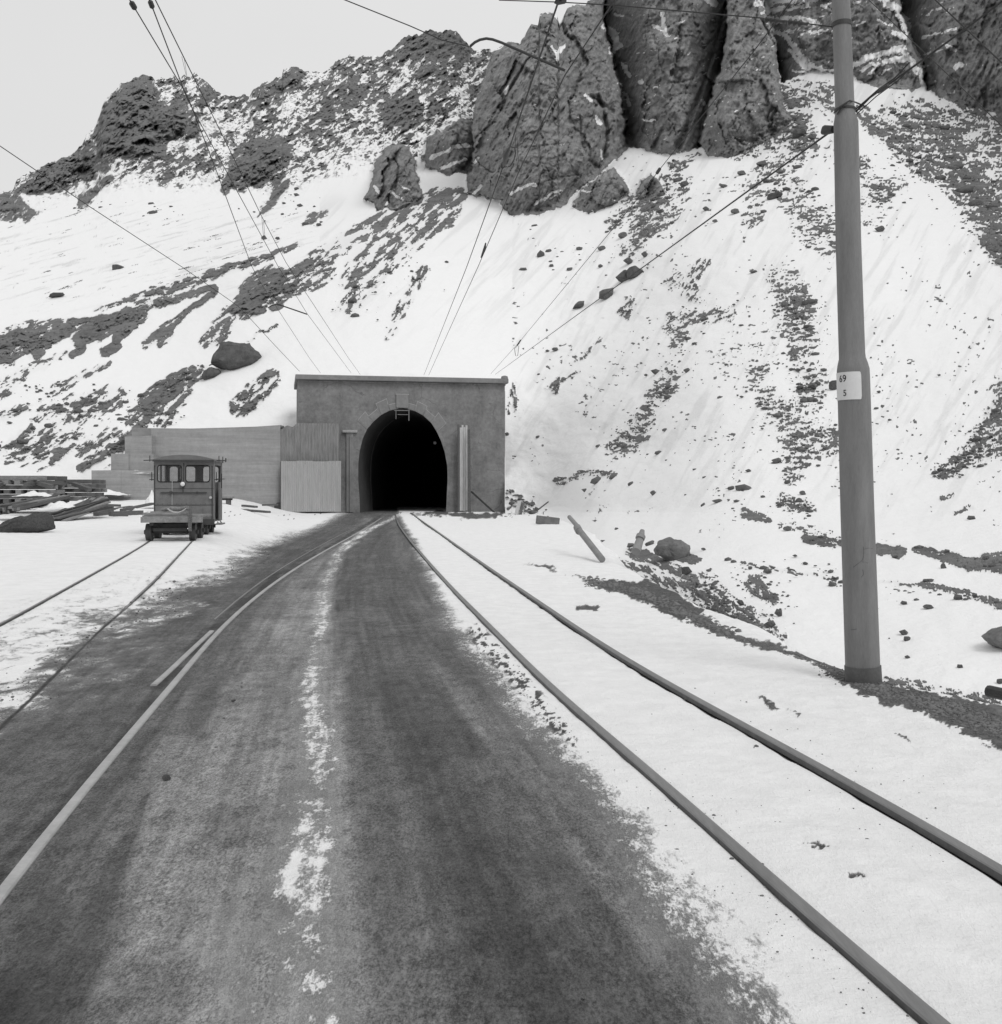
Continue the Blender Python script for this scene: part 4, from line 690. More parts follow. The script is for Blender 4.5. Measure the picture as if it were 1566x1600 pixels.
for pts, w, n, sz in [([(745, 985), (890, 1150)], 16, 130, 2.8), ([(1290, 1042), (1370, 1070)], 12, 420, 4.5), ([(1370, 1068), (1600, 1140)], 20, 1500, 6), ([(920, 906), (1010, 925), ], 12, 400, 5), ([(1000, 922), (1140, 988)], 12, 700, 5.5), ([(1140, 990), (1300, 1038)], 5, 200, 3.5), ([(1000, 1250), (1400, 1590)], 70, 120, 2.8), ([(300, 1040), (400, 1080)], 30, 14, 3.6), ([(280, 920), (0, 1100)], 44, 260, 3.0), ([(450, 850), (250, 940)], 14, 80, 2.2), ([(400, 1100), (200, 1250)], 80, 14, 3.0), ([(960, 1200), (1540, 1380)], 120, 150, 2.6), ([(1050, 1060), (1500, 1260)], 60, 50, 2.6), ([(660, 804), (800, 806)], 4, 60, 3), ([(800, 800), (870, 812)], 6, 16, 3)]:
    for _ in range(n):
        t = rg.uniform(); k = rg.normal(0, .5, 2) * w; x = pts[0][0] * (1 - t) + pts[1][0] * t + k[0]; y = pts[0][1] * (1 - t) + pts[1][1] * t + k[1] * .7
        p = G(x, y); w_ = sz * rg.lognormal(-.3, .45) * .5; s = p.y / F; add_pebble((p.x, p.y, p.z - .024), w_ * s * 1.2, w_ * s, w_ * s * .7)
flush_pebbles('loose_gravel', 'loose gravel on the bank by the pole and along the track', 'gravel', MAT['stone_mid'])
def clod(x, y, w, label):
    p = G(x, y); s = p.y / F; o = link('clod', random.choice(RS)); o.location = (p.x, p.y, p.z - .04); o.scale = (w * s / 2, w * s / 2, w * s / 3); o.rotation_euler = (0, 0, random.uniform(0, 6)); tag(o, label, 'clod')
clod(261, 1203, 17, 'largest dark clod of frozen dirt lying in the left lane of the road')
clod(365, 1086, 9, 'small dark clod left of the centre snow strip, farthest up the road')
clod(911, 1540, 9, 'small round clod near the bottom of the right lane')
clod(794, 1024, 18, 'pale flat stone touching the road side of the nearer main rail')

# ------------------------------------------------------------------ rails
def rail(name, key, label, mats, top=.055, head=.033, group=None, flushy=False):
    p = TR[key]
    if flushy: prof = [(-head, -.08), (-head, -.004), (-head + .006, .004), (head - .006, .004), (head, -.004), (head, -.08)]
    else: prof = [(-.055, -.14), (-.055, -.128), (-.009, -.115), (-.009, -.045), (-head, -.035), (-head, -.006), (-head + .005, -.0005), (-.012, .001), (.014, .001), (head - .005, -.0005), (head, -.006), (head, -.035), (.009, -.045), (.009, -.115), (.055, -.128), (.055, -.14)]
    path = [(v.x, v.y, v.z + (top - (.09 * float(ss(16, 10.5, v.y)) if key == 'sr' else 0) if not flushy else -.045)) for v in p]
    b = MB().sweep(prof, path); o = b.build(name, mats[1]); me = o.data; me.materials.append(mats[0])
    for f in me.polygons:
        if f.normal.z > .6 and f.center.z > -1: f.material_index = 1 if max(me.vertices[v].co.z for v in f.vertices) > float(zg(f.center.x, f.center.y)) + (top if not flushy else -.045) - .012 else 0
    return tag(o, label, 'rail', group)
RM = (MAT['railtop'], MAT['rail'])
rail('rail', 'ml', 'nearer running rail of the main track, curving into the tunnel beside the road', RM, head=.031, top=-.006)
rail('rail', 'mr', 'farther running rail of the main track, on the pole side, curving into the tunnel', RM, head=.031, top=.004)
rail('rail', 'fl', 'pale rail sunk flush in the left lane of the road', (MAT['railflush'], MAT['railflush']), head=.028, flushy=True)
rail('rail', 'sh', 'short piece of pale rail left of the flush rail in the road', (MAT['railflush'], MAT['railflush']), head=.026, flushy=True)
rail('rail', 'gr', 'thin dark check rail running left of the flush rail towards the tunnel', (MAT['railtop'], MAT['railtop']), head=.013, flushy=True)
rail('rail', 'sl', 'left rail of the siding under the rail trolley', RM, top=-.037, head=.013)
rail('rail', 'sr', 'right rail of the siding under the rail trolley', RM, top=-.040, head=.015)

# ------------------------------------------------------------------ tunnel portal
PL = Vector(((466 - CX) / F * 64.8, 64.8, 0)); PR = Vector(((789 - CX) / F * 67.3, 67.3, 0)); PW = (PR - PL).length
PA = math.atan2(PR.y - PL.y, PR.x - PL.x)
portal = empty('tunnel_portal', (PL.x, PL.y, 0), PA); tag(portal, 'grey concrete tunnel portal with arched black mouth and stone voussoirs', 'tunnel portal')
def PU(x, y):                                         # pixel -> (along, up) on the facade plane
    dx = (x - CX) / F; t = (PR - PL) / PW           # solve PL + t*s = (dx*Y, Y)
    s = (dx * PL.y - PL.x) / (t.x - dx * t.y); Y = PL.y + t.y * s; return s, CH + (HY - y) / F * Y
arch_px = [(563, 812), (562, 780), (560, 750), (560, 725), (562, 705), (567, 685), (574, 670), (584, 658), (597, 647), (612, 640), (630, 637.5), (646, 641), (660, 648), (672, 658), (681, 671), (689, 688), (695, 706), (699, 728), (699.5, 750), (698, 780), (696.5, 812)]
arch = [PU(*p) for p in arch_px]; H = PU(466, 590)[1]
def facade():
    b = bmesh.new(); z0 = -.6
    out = [(0, z0), (0, H), (PW, H), (PW, z0)]
    inn = [(arch[0][0], z0)] + arch[1:-1] + [(arch[-1][0], z0)]
    a = [b.verts.new((u, 0, v)) for u, v in out]; c = [b.verts.new((u, 0, v)) for u, v in inn]
    loop = a + c[::-1]                               # a keyhole outline: the mouth is open at the foot
    order = [a[0], a[1], a[2], a[3]] + c[::-1]
    es = [b.edges.new((order[k], order[(k + 1) % len(order)])) for k in range(len(order))]
    bmesh.ops.triangle_fill(b, use_beauty=True, edges=es)
    r = bmesh.ops.extrude_face_region(b, geom=b.faces[:]); vv = [g for g in r['geom'] if isinstance(g, bmesh.types.BMVert)]
    bmesh.ops.translate(b, verts=vv, vec=(0, 6.5, 0))
    for v in vv:
        if .3 < v.co.x < PW - .3: v.co.x += 1.3
    bmesh.ops.recalc_face_normals(b, faces=b.faces)
    me = bpy.data.meshes.new('facade'); b.to_mesh(me); b.free(); link('facade', me, MAT['portal'], portal)
facade()
def tunnel():
    b = bmesh.new(); rings = []
    inn = [(arch[0][0], -.6)] + arch[1:-1] + [(arch[-1][0], -.6)]
    for k in range(22):
        d = [.004, .5, 1.2][k] if k < 3 else (k - 2) * 3.0; bend = .20 * d
        rings.append([b.verts.new((u + bend, d + .001, v)) for u, v in inn])
    for r0, r1 in zip(rings, rings[1:]):
        for k in range(len(r0) - 1): b.faces.new((r0[k], r0[k + 1], r1[k + 1], r1[k]))
        b.faces.new((r0[-1], r0[0], r1[0], r1[-1]))
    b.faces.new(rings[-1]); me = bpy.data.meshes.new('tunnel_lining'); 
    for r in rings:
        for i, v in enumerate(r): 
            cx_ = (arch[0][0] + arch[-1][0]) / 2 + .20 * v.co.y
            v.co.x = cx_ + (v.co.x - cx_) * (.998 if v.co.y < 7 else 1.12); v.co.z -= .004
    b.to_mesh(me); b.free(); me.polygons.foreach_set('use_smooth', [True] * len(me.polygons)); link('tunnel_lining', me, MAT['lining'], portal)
tunnel()
MB().box((PW / 2, 3.1, H + .02), (PW + .34, 6.9, .30), bev=.05).build('coping', MAT['arch'], portal)
MB().box((PW - .05, -.14, H + .1), (.42, .5, .52), bev=.16).build('coping_end_block', MAT['arch'], portal)
MB().box((PW / 2, -.02, H - .20), (PW + .06, .10, .10)).build('cornice_moulding', MAT['portal'], portal)
# voussoirs round the crown of the arch
def voussoir(i0, i1, rad, raise_):
    cxu, czu = (arch[0][0] + arch[-1][0]) / 2, arch[4][1] - .6
    pts = []
    A = Vector((i0[0], i0[1])); B = Vector((i1[0], i1[1])); c = Vector((cxu, czu)); na = (A - c).normalized(); nb = (B - c).normalized()
    def quad(e, ra, r0):
        t = (B - A).normalized() * e
        return [A - t + na * r0, B + t + nb * r0, B + t + nb * ra, A - t + na * ra]
    q = quad(-.02, rad, .02); MB().prism([(p.x, -raise_, p.y) for p in q], (0, raise_ + .02, 0)).build('voussoir', MAT['arch'], portal)
    q = quad(.02, rad + .035, .0); MB().prism([(p.x, -raise_ + .022, p.y) for p in q], (0, raise_, 0)).build('mortar_joint', MAT['mortar'], portal)
def archpt(t):
    n = len(arch) - 1; k = min(int(t * n), n - 1); u = t * n - k; return (arch[k][0] * (1 - u) + arch[k + 1][0] * u, arch[k][1] * (1 - u) + arch[k + 1][1] * u)
vt = [.30, .345, .395, .44, .478, .522, .56, .605, .66, .71]
for k in range(len(vt) - 1):
    if k == 4: continue
    voussoir(archpt(vt[k]), archpt(vt[k + 1]), [.75, .42, .72, .34, 0, .34, .6, .4, .75][k], .045)
k0, k1 = PU(619, 617), PU(638, 638)
MB().box(((k0[0] + k1[0]) / 2, -.06, (k0[1] + k1[1]) / 2 + .02), (k1[0] - k0[0], .16, k0[1] - k1[1]), bev=.02).build('keystone', MAT['arch'], portal)
MB().box(((k0[0] + k1[0]) / 2, -.02, k0[1] + .04), (k1[0] - k0[0] + .08, .12, .05)).build('keystone_cap', MAT['mortar'], portal)
# iron bracket in the crown of the mouth
b = MB(); c0 = PU(616, 640); c1 = PU(640, 655); b.bar((c0[0], -.1, c0[1] - .05), (c1[0], -.1, c0[1] - .05), .05); b.bar((c0[0] + .1, -.1, c0[1]), (c0[0] + .1, -.1, c1[1]), .04); b.bar((c1[0] - .05, -.1, c0[1]), (c1[0] - .05, -.1, c1[1] - .1), .05); b.bar((c0[0] + .2, -.1, c0[1] - .3), (c1[0] - .1, -.1, c0[1] - .3), .035)
b.build('wire_bracket', MAT['pole'], portal)
# worn plaster jamb left of the mouth and small plinth
j0 = PU(540, 676); j1 = PU(556, 800)
b = MB(); b.box(((j0[0] + j1[0]) / 2 - .05, -.05, (j0[1] + j1[1]) / 2), (.42, .12, j0[1] - j1[1])).build('jamb', MAT['arch'], portal)
b = MB(); b.box((j0[0] + .25, -.1, j0[1] + .07), (.9, .22, .16), bev=.04).build('jamb_cap', MAT['mortar'], portal)
b = MB(); b.box((j0[0] + .28, -.085, (j0[1] + j1[1]) / 2 - .1), (.09, .19, j0[1] - j1[1] - .2)).build('jamb_post', MAT['arch'], portal)
lamp = PU(683, 692); MB().tube([(lamp[0] - .12, .3, lamp[1]), (lamp[0] - .12, .05, lamp[1])], .09, 10).build('signal_lamp', MAT['iron'], portal)

# ------------------------------------------------------------------ corrugated iron gates left of the mouth
def corrugated(name, w, h, pitch, amp, mat, parent, loc, jag=0, broken=None):
    b = bmesh.new(); n = int(w / pitch * 6); prev = None; rnd = random.Random(3)
    for i in range(n + 1):
        x = w * i / n; y = amp * math.cos(2 * math.pi * x / pitch); top = h + (jag * (int(x / .9) % 2) if jag else 0)
        if broken and x < broken[0]: top = h - broken[1] * (1 - x / broken[0]) ** .6 - .08 * math.sin(x * 9)
        c = [b.verts.new((x, y, z)) for z in (0, top)]
        if prev: b.faces.new((prev[0], c[0], c[1], prev[1]))
        prev = c
    r = bmesh.ops.extrude_face_region(b, geom=b.faces[:]); bmesh.ops.translate(b, verts=[g for g in r['geom'] if isinstance(g, bmesh.types.BMVert)], vec=(0, .01, 0)); bmesh.ops.recalc_face_normals(b, faces=b.faces)
    me = bpy.data.meshes.new(name); b.to_mesh(me); b.free(); o = link(name, me, mat, parent); o.location = loc; return o
def facadepoint(x, y, out):                            # world point in front of the facade
    u, v = PU(x, y); t = (PR - PL) / PW; n = Vector((t.y, -t.x, 0)); return PL + t * u + n * out + Vector((0, 0, v))
gate = empty('sliding_gate', facadepoint(434, 798, 1.0), PA); tag(gate, 'tall rusty dark corrugated iron gate against the portal with a broken top left corner', 'gate')
gw_ = (facadepoint(529, 798, 1.0) - facadepoint(434, 798, 1.0)).length; gz = facadepoint(434, 798, 1.0).z; gh_ = facadepoint(500, 663, 1.0).z - gz
corrugated('corrugated_sheet', gw_, gh_, .16, .02, MAT['sheet_dark'], gate, (0, 0, 0), broken=(1.1, .35))
b = MB(); b.box((.03, .06, gh_ / 2 - .1), (.09, .08, gh_ - .1)); b.box((gw_ - .03, .06, gh_ / 2), (.08, .08, gh_)); b.box((1.15, .08, gh_ / 2), (.08, .06, gh_)); b.box((gw_ / 2, .07, .2), (gw_, .06, .1)); b.box((gw_ / 2, .08, gh_ - .3), (gw_ - .1, .05, .1)); b.build('gate_frame', MAT['iron'], gate)
g2 = empty('sliding_gate', facadepoint(439, 799, 1.45), PA); tag(g2, 'lower pale ribbed corrugated iron gate standing in front of the rusty one', 'gate')
g2w = (facadepoint(531, 799, 1.45) - facadepoint(439, 799, 1.45)).length; g2h = facadepoint(439, 721, 1.45).z - facadepoint(439, 799, 1.45).z
corrugated('corrugated_sheet', g2w, g2h - .02, .125, .022, MAT['sheet_light'], g2, (0, 0, 0), jag=.03)
b = MB(); b.box((0, .07, g2h / 2), (.08, .08, g2h - .1)); b.box((g2w - .02, .07, g2h / 2), (.06, .08, g2h - .1)); b.box((g2w / 2, .08, g2h * .75), (g2w, .05, .1)); b.box((g2w / 2, .08, .2), (g2w, .05, .1)); b.build('gate_frame', MAT['iron'], g2)
MB().tube([(-.1, .1, .25), (-.1, .18, .25)], .3, 16).build('gate_wheel', MAT['iron'], g2)

# boards of the open door on the right of the mouth
bd = empty('door_leaf', facadepoint(714, 798, .55), PA + R(14)); tag(bd, 'bleached plank door leaf standing open edge on at the right of the tunnel mouth', 'door')
bh = facadepoint(720, 668, .35).z - facadepoint(714, 799, .35).z; rr = random.Random(2)
for k in range(5): MB().box((.02 + k * .13, rr.uniform(-.02, .02), bh / 2 - (.03 if k % 2 else -.05) + .0), (.12, .05, bh + rr.uniform(-.1, .15)), bev=.006).build('plank', MAT['wood_pale'] if k > 0 else MAT['wood'], bd)
MB().box((.3, .05, bh * .8), (.6, .05, .12)).box((.3, .05, bh * .2), (.6, .05, .12)).build('ledge', MAT['wood'], bd)
po = facadepoint(730, 806, .9); ph_ = facadepoint(728, 672, .9).z - po.z
MB().bar(po, po + Vector((-.05, 0, ph_)), .17, .17, .01).build('timber_post', MAT['wood'])
tag(bpy.context.scene.objects['timber_post'], 'thin squared timber post standing just right of the pale plank door', 'post')
o = MB().bar(facadepoint(733, 768, .8), facadepoint(768, 803, 1.6), .1, .1).build('timber_brace', MAT['iron']); tag(o, 'dark timber brace leaning from the post down to the ground right of the mouth', 'brace')
o = MB().box(facadepoint(772, 809, 2.6) + Vector((0, 0, 0)), (2.1, .5, .38), Matrix.Rotation(PA - .04, 3, 'Z'), .05).build('concrete_block', MAT['pipe']); tag(o, 'long low concrete block lying at the right foot of the portal', 'block')
o = MB().box(G(856, 818) + Vector((0, 0, .12)), (1.0, .5, .38), Matrix.Rotation(.1, 3, 'Z') @ Matrix.Rotation(.12, 3, 'Y'), .03).build('stone_trough', MAT['stone_mid']); tag(o, 'small grey trough shaped block alone in the snow right of the portal', 'block')
def stick(a, b, r, label, mat='wood', D=None, name='plank', w2=None):
    A = P(a[0], a[1], D[0]); B = P(b[0], b[1], D[1]); o = MB().bar(A, B, r, w2 or r * .5, .005).build(name, MAT[mat]); tag(o, label, 'plank'); return o
stick((806, 808), (812, 783), .2, 'left of two pale boards standing crossed in the snow by the portal', 'wood_pale', (60, 60.5))
stick((812, 809), (817, 786), .16, 'right of two pale boards standing crossed in the snow by the portal', 'wood', (59.6, 60.8))
stick((815, 769), (809, 753), .09, 'short dark stick poking from the snow behind the crossed boards', 'iron', (66, 67))
stick((839, 798), (857, 784), .07, 'thin dark twig like stick on the snow right of the crossed boards', 'iron', (52, 54))
# fallen concrete pipes beyond the track
def pipe(pts, r, label):
    root = MB().tube([P(x, y, D) for x, y, D in pts], r, 14).build('concrete_pipe', MAT['pipe'], smooth=True); tag(root, label, 'pipe'); return root
p1 = pipe([(941, 874, 23.0), (905, 828, 25.5)], .072, 'lower length of fallen round concrete post lying in the snow by the track')
A = P(905, 830, 25.4); B = P(902, 824, 25.7); MB().tube([A, B], .09, 14).build('socket', MAT['pipe'], p1, True)
pipe([(903, 823, 26.0), (890, 808, 27.5)], .055, 'thinner upper end of fallen concrete post pointing at the portal')
p2 = pipe([(994, 862, 22.8), (1002, 838, 23.2), (1004, 829, 23.3)], [.10, .075, .05], 'short broken pipe standing aslant in the gravel left of the big boulder')
MB().tube([P(1000, 842, 23.1), P(1002, 837, 23.15)], .10, 12).build('pipe_collar', MAT['pipe'], p2, True)
o = MB().tube([P(1545, 1080, 8.9), P(1600, 1092, 8.6)], .05, 10).build('pipe_stub', MAT['iron']); tag(o, 'dark log like pipe end sticking out of the snow at the right edge', 'pipe')

# ------------------------------------------------------------------ stepped concrete wall behind the siding
wall = empty('retaining_wall', P(300, 780, 61)); tag(wall, 'long board marked concrete retaining wall with steps at its left end behind the rail trolley', 'wall')
wall.location = (0, 0, 0)
def wallseg(pts, D0, D1, thick, name='wall_segment'):
    x0, x1 = pts[0][0], pts[-1][0]
    q = [P(x, y, D0 + (D1 - D0) * (x - x0) / (x1 - x0)) for x, y in pts]; lo = [Vector((v.x, v.y, -.5)) for v in q]
    poly = lo[:1] + q + lo[-1:]
    MB().prism(poly, (.0, thick, 0)).build(name, MAT['wall'], wall)
wallseg([(236, 669), (300, 669.5), (350, 668), (400, 666.5), (438, 664)], 61.6, 63.6, 1.2)
wallseg([(206, 668), (236, 669)], 61.9, 62.2, 1.0)
wallseg([(195, 682), (237, 680.5)], 60.6, 60.9, 1.0)
wallseg([(173.5, 709), (201, 708.5)], 59.9, 60.2, 1.0)
wallseg([(201, 709), (240, 710)], 60.3, 60.5, 1.0)
wallseg([(143, 735), (189, 734.5)], 59.0, 59.3, 1.0)
wallseg([(189, 734.5), (245, 735.5)], 59.32, 59.6, 1.0)
def mound(name, cx_, base_y, D, wpx, hpx, depth, mat, label, cat, kind=None, seed=1):
    s = D / F; c = P(cx_, base_y, D); b = bmesh.new(); bmesh.ops.create_grid(b, x_segments=60, y_segments=40, size=1)
    from mathutils import noise as mn
    for v in b.verts:
        r = math.hypot(v.co.x, v.co.y); h = max(0, 1 - r) ** .8; n = mn.fractal(Vector((v.co.x * 2.5, v.co.y * 2.5, seed)), .9, 2, 5)
        v.co = Vector((v.co.x * wpx * s / 2 * 1.1, v.co.y * depth, (h * (1 + .25 * n)) * hpx * s * 1.25 - .08 + .03 * n))
    me = bpy.data.meshes.new(name); b.to_mesh(me); b.free(); me.polygons.foreach_set('use_smooth', [True] * len(me.polygons)); o = link(name, me, mat); o.location = c; tag(o, label, cat, kind=kind); return o
mound('snow_drift', 165, 771, 58.4, 60, 7, .9, MAT['snowm'], 'small snow drift on the foot of the low wall step', 'snow drift', seed=5)
mound('snow_drift', 238, 788, 50, 20, 20, .6, MAT['snowm'], 'steep white snow drift behind the left side of the trolley cab', 'snow drift', seed=7)
mound('snow_drift', 215, 737.5, 59.9, 60, 4, .5, MAT['snowm'], 'thin snow layer lying on top of the low wall step', 'snow drift', seed=8)
gm = traced_rock([(-40, 846), (-14, 826), (0, 819), (18, 812), (42, 803), (60, 799), (76, 803), (85, 811), (88, 826), (60, 834), (30, 840), (0, 850)], .8, 'low dark heap of frozen gravel before the timber at the left edge', 21, on=30.6, mat='gravel'); gm.name = 'gravel_heap'; gm['category'] = 'gravel heap'
# bench behind the trolley
bn = empty('bench', P(345, 790, 56)); tag(bn, 'low plank bench standing right of the rail trolley before the wall', 'bench')
MB().box((0, 0, .42), (1.3, .5, .09), bev=.01).build('seat', MAT['bed'], bn); MB().box((0, 0, .33), (1.15, .3, .1)).build('rail', MAT['iron'], bn)
for sx in (-.4, .4): MB().box((sx, 0, .14), (.2, .35, .32), bev=.01).build('leg', MAT['wood'], bn)
# boards lying in the snow between bench and gates
for a, b_, D, lab in [((368, 796), (420, 800), (54, 51), 'thin dark board lying flat in the snow between bench and gates, nearest the bench'), ((410, 789), (434, 788.5), (58, 58), 'short dark board lying by the wheel of the pale gate'), ((380, 790), (400, 792), (56, 55), 'small dark scrap of board behind the longest board by the bench')]:
    A = P(a[0], a[1], D[0]); B = P(b_[0], b_[1], D[1]); o = MB().bar(A, B, .22, .1, .01).build('plank', MAT['wood']); tag(o, lab, 'plank')

# ------------------------------------------------------------------ timber: stacked sleepers and loose boards
slp = MB().box((0, 0, 0), (1.0, 1.0, 1.0), bev=.03)
slp_me = slp.build('sleeper_proto', MAT['wood']); slme = slp_me.data; bpy.data.objects.remove(slp_me)
smat2 = MAT['wood'].copy(); smat2.name = 'dark_timber'
slme2 = slme.copy(); slme2.materials.clear(); slme2.materials.append(MAT['iron'])
slme3 = slme.copy(); slme3.materials.clear(); slme3.materials.append(MAT['bed'])
def beam(name, A, B, w, h, label, cat, group, me=None):
    A = Vector(A); B = Vector(B); o = link(name, me or slme); y = (B - A).normalized(); x = y.cross(Vector((0, 0, 1))).normalized(); z = x.cross(y)
    o.matrix_world = Matrix.Translation((A + B) / 2) @ Matrix((x, y, z)).transposed().to_4x4() @ Matrix.Diagonal((w, (B - A).length, h, 1)); return tag(o, label, cat, group)
gS = 'sleepers in the cross laid stack'
rr = random.Random(11)
def stack(x0, x1, ybase, layers, D, lab, grp):
    A = P(x0, ybase, D); B = P(x1, ybase, D); wide = B.x - A.x; z0 = A.z
    for L in range(layers):
        z = z0 + .09 + L * .19
        if L % 2 == 0:
            for k in range(3): y = D + .2 + k * .85; beam('sleeper', (A.x + rr.uniform(-.15, .1), y + rr.uniform(-.05, .05), z), (B.x + rr.uniform(-.1, .15), y + rr.uniform(-.05, .05), z), .22, .17, lab, 'sleeper', grp, slme if rr.random() < .6 else slme3)
        else:
            n = max(3, int(wide / .42))
            for k in range(n): x = A.x + .15 + (wide - .3) * k / (n - 1); beam('sleeper', (x, D - rr.uniform(0, .15), z), (x + rr.uniform(-.05, .05), D + 2.1, z), .24, .17, lab, 'sleeper', grp, slme3 if rr.random() < .5 else slme)
stack(-70, 72, 794, 7, 44, 'squared wooden sleeper in the big cross laid stack at the far left', gS)
stack(84, 138, 783, 5, 47, 'squared wooden sleeper in the small stack between the big stack and the wall', 'sleepers in the small stack')
for a, b_, D in [((-10, 760), (16, 751), (43, 45)), ((40, 757), (74, 754), (43.5, 45)), ((52, 753), (80, 760), (44.5, 43)), ((84, 757), (120, 756), (46, 48)), ((115, 756), (140, 765), (46.5, 45.5))]:
    beam('sleeper', P(*a, D[0]), P(*b_, D[1]), .2, .15, 'sleeper lying loose and askew on top of a stack', 'sleeper', 'loose top sleepers')
gB = 'loose boards heaped before the stacks'
for k in range(26):                                    # splayed bundle of long dark boards
    t = k / 25; x0 = 78 + rr.uniform(-6, 34); y0 = 806 + rr.uniform(-2, 9); x1 = 150 + rr.uniform(-14, 24); y1 = 776 + t * 16 + rr.uniform(-3, 3)
    beam('board', P(x0, y0 - t * 0, 38.5 - t * 1.5), P(x1, y1, 41.5 - t * 1.5), .16, .06, 'long narrow board in the splayed heap before the sleeper stacks', 'board', gB, rr.choice([slme, slme2, slme2, slme3]))
for k in range(16):
    x0 = 4 + rr.uniform(-14, 20); y0 = 803 - rr.uniform(0, 14); x1 = 92 + rr.uniform(-20, 16); y1 = 784 + rr.uniform(-9, 7)
    beam('board', P(x0, y0, 37.5), P(x1, y1, 40.5), .2, .1, 'thick old board in the low pile behind the gravel heap', 'board', 'low pile of thick boards', rr.choice([slme, slme2, slme3]))
for a, b_, D, w in [((150, 806), (174, 796), (42, 44), .22), ((172, 805), (222, 803), (42, 43), .24), ((168, 797), (205, 792), (44, 46), .18), ((176, 808), (200, 809), (41.5, 41.7), .3), ((190, 797), (238, 787), (43, 47), .16), ((160, 789), (188, 790), (46, 46), .2)]:
    beam('board', P(*a, D[0]), P(*b_, D[1]), w, .28 if w > .21 else .1, 'dark board lying between the heap and the flat trolley', 'board', 'boards beside the flat trolley', slme)
for (x, y, w, h, D, lab) in [(90, 790, 60, 8, 39.5, 'rounded snow cap over the boards in the middle of the timber heap'), (55, 772, 50, 6, 42.5, 'long snow cap on the low boards below the big stack'), (20, 793, 50, 5, 38.5, 'flat snow cap on the boards behind the gravel heap'), (145, 779, 30, 4, 44, 'thin snow cap at the upper end of the splayed boards'), (200, 797, 60, 6, 44.5, 'snow lying over boards left of the flat trolley')]:
    mound('snow_patch', x, y, D, w, h, .6, MAT['snowm'], lab, 'snow patch', seed=x)

# ------------------------------------------------------------------ rail trolley with cab, and flat trailer
ang = R(7.5)                                           # track heading away and left
def wheelset(parent, ys, gauge, r, mat=MAT['cabdark']):
    for y in ys:
        for sx in (-1, 1):
            b = MB(); b.tube([(sx * (gauge / 2 - .04), y, r), (sx * (gauge / 2 + .065), y, r)], r, 28); b.tube([(sx * (gauge / 2 - .07), y, r), (sx * (gauge / 2 - .04), y, r)], r + .025, 28)
            w_ = b.build('wheel', mat, parent, True); MB().tube([(sx * (gauge / 2 + .03), y, r), (sx * (gauge / 2 + .12), y, r)], .055, 12).build('hub', MAT['iron'], w_, True)
        MB().tube([(-gauge / 2, y, r), (gauge / 2, y, r)], .03, 8).build('axle', MAT['iron'], parent)
def rectpt(x, y, D): return P(x, y, D)
tl = G(233, 842); trl = G(300, 842); mid = (tl + trl) / 2
trailer = empty('flat_trolley', (mid.x, mid.y, mid.z - .045), ang); tag(trailer, 'small flat wooden rail trolley coupled in front of the cab, on four wheels', 'rail trolley')
gg = (trl - tl).length; wheelset(trailer, (.12, 1.25), gg, .21)
for k in range(9): MB().box((.07 + rr.uniform(-.01, .01), -.12 + k * .19, .60 + rr.uniform(-.008, .008)), (1.42, .17, .055), bev=.008).build('deck_board', MAT['bed'], trailer)
MB().box((.07, -.23, .52), (1.46, .07, .14), bev=.01).build('headstock', MAT['bed'], trailer)
b = MB(); b.box((-.42, .68, .44), (.09, 1.75, .13)); b.box((.45, .68, .44), (.09, 1.75, .13)); b.box((0, .12, .36), (1.0, .1, .1)); b.box((0, 1.25, .36), (1.0, .1, .1)); b.bar((-.42, -.1, .44), (-.2, .1, .28), .03); b.build('frame', MAT['cabdark'], trailer)
MB().box((0, -.05, .27), (.8, .06, .08)).build('brake_beam', MAT['iron'], trailer)
MB().box((.51, -.28, .54), (.08, .05, .6), Matrix.Rotation(.03, 3, 'Y')).build('stake', MAT['wood'], trailer)
MB().box((-.1, -.1, .665), (1.05, .16, .05), bev=.006).box((-.1, .75, .675), (1.0, .2, .06), bev=.006).build('cross_batten', MAT['bed'], trailer)
load = MB(); load.tube([(-.35, .9, .74), (-.1, .7, .78), (.1, .9, .76), (.3, .75, .8)], .05, 8); load.build('sack_roll', MAT['bed']).location = (0, 0, 0)
lo_ = bpy.data.objects['sack_roll']; lo_.matrix_world = Matrix.Translation(trailer.location) @ Matrix.Rotation(ang, 4, 'Z'); tag(lo_, 'crumpled roll of pale sacking lying on the deck of the flat trolley', 'sacking')
rp = MB(); rp.tube([(.1 + .22 * math.cos(t * .5), .3 + .1 * math.sin(t * .5), .68 + .1 * abs(math.cos(t * .5)) ** 2) for t in range(14)], .014, 6); ro = rp.build('rope', MAT['wood_pale']); ro.matrix_world = lo_.matrix_world.copy(); tag(ro, 'loop of pale rope hanging over the flat trolley deck', 'rope')
c = G(266, 842); fwd = Vector((-math.sin(ang), math.cos(ang), 0)); cl_ = Vector((mid.x, mid.y, 0)) + fwd * 2.45
cab = empty('rail_trolley', (cl_.x - .06, cl_.y, float(zg(cl_.x, cl_.y)) - .045), ang); tag(cab, 'grey motor rail trolley with a boxy glazed cab, parked on the siding', 'rail trolley')
CW, CL_, Z0, Z1 = 1.56, 1.75, .34, 1.98
wheelset(cab, (.35, 1.4), gg, .2)
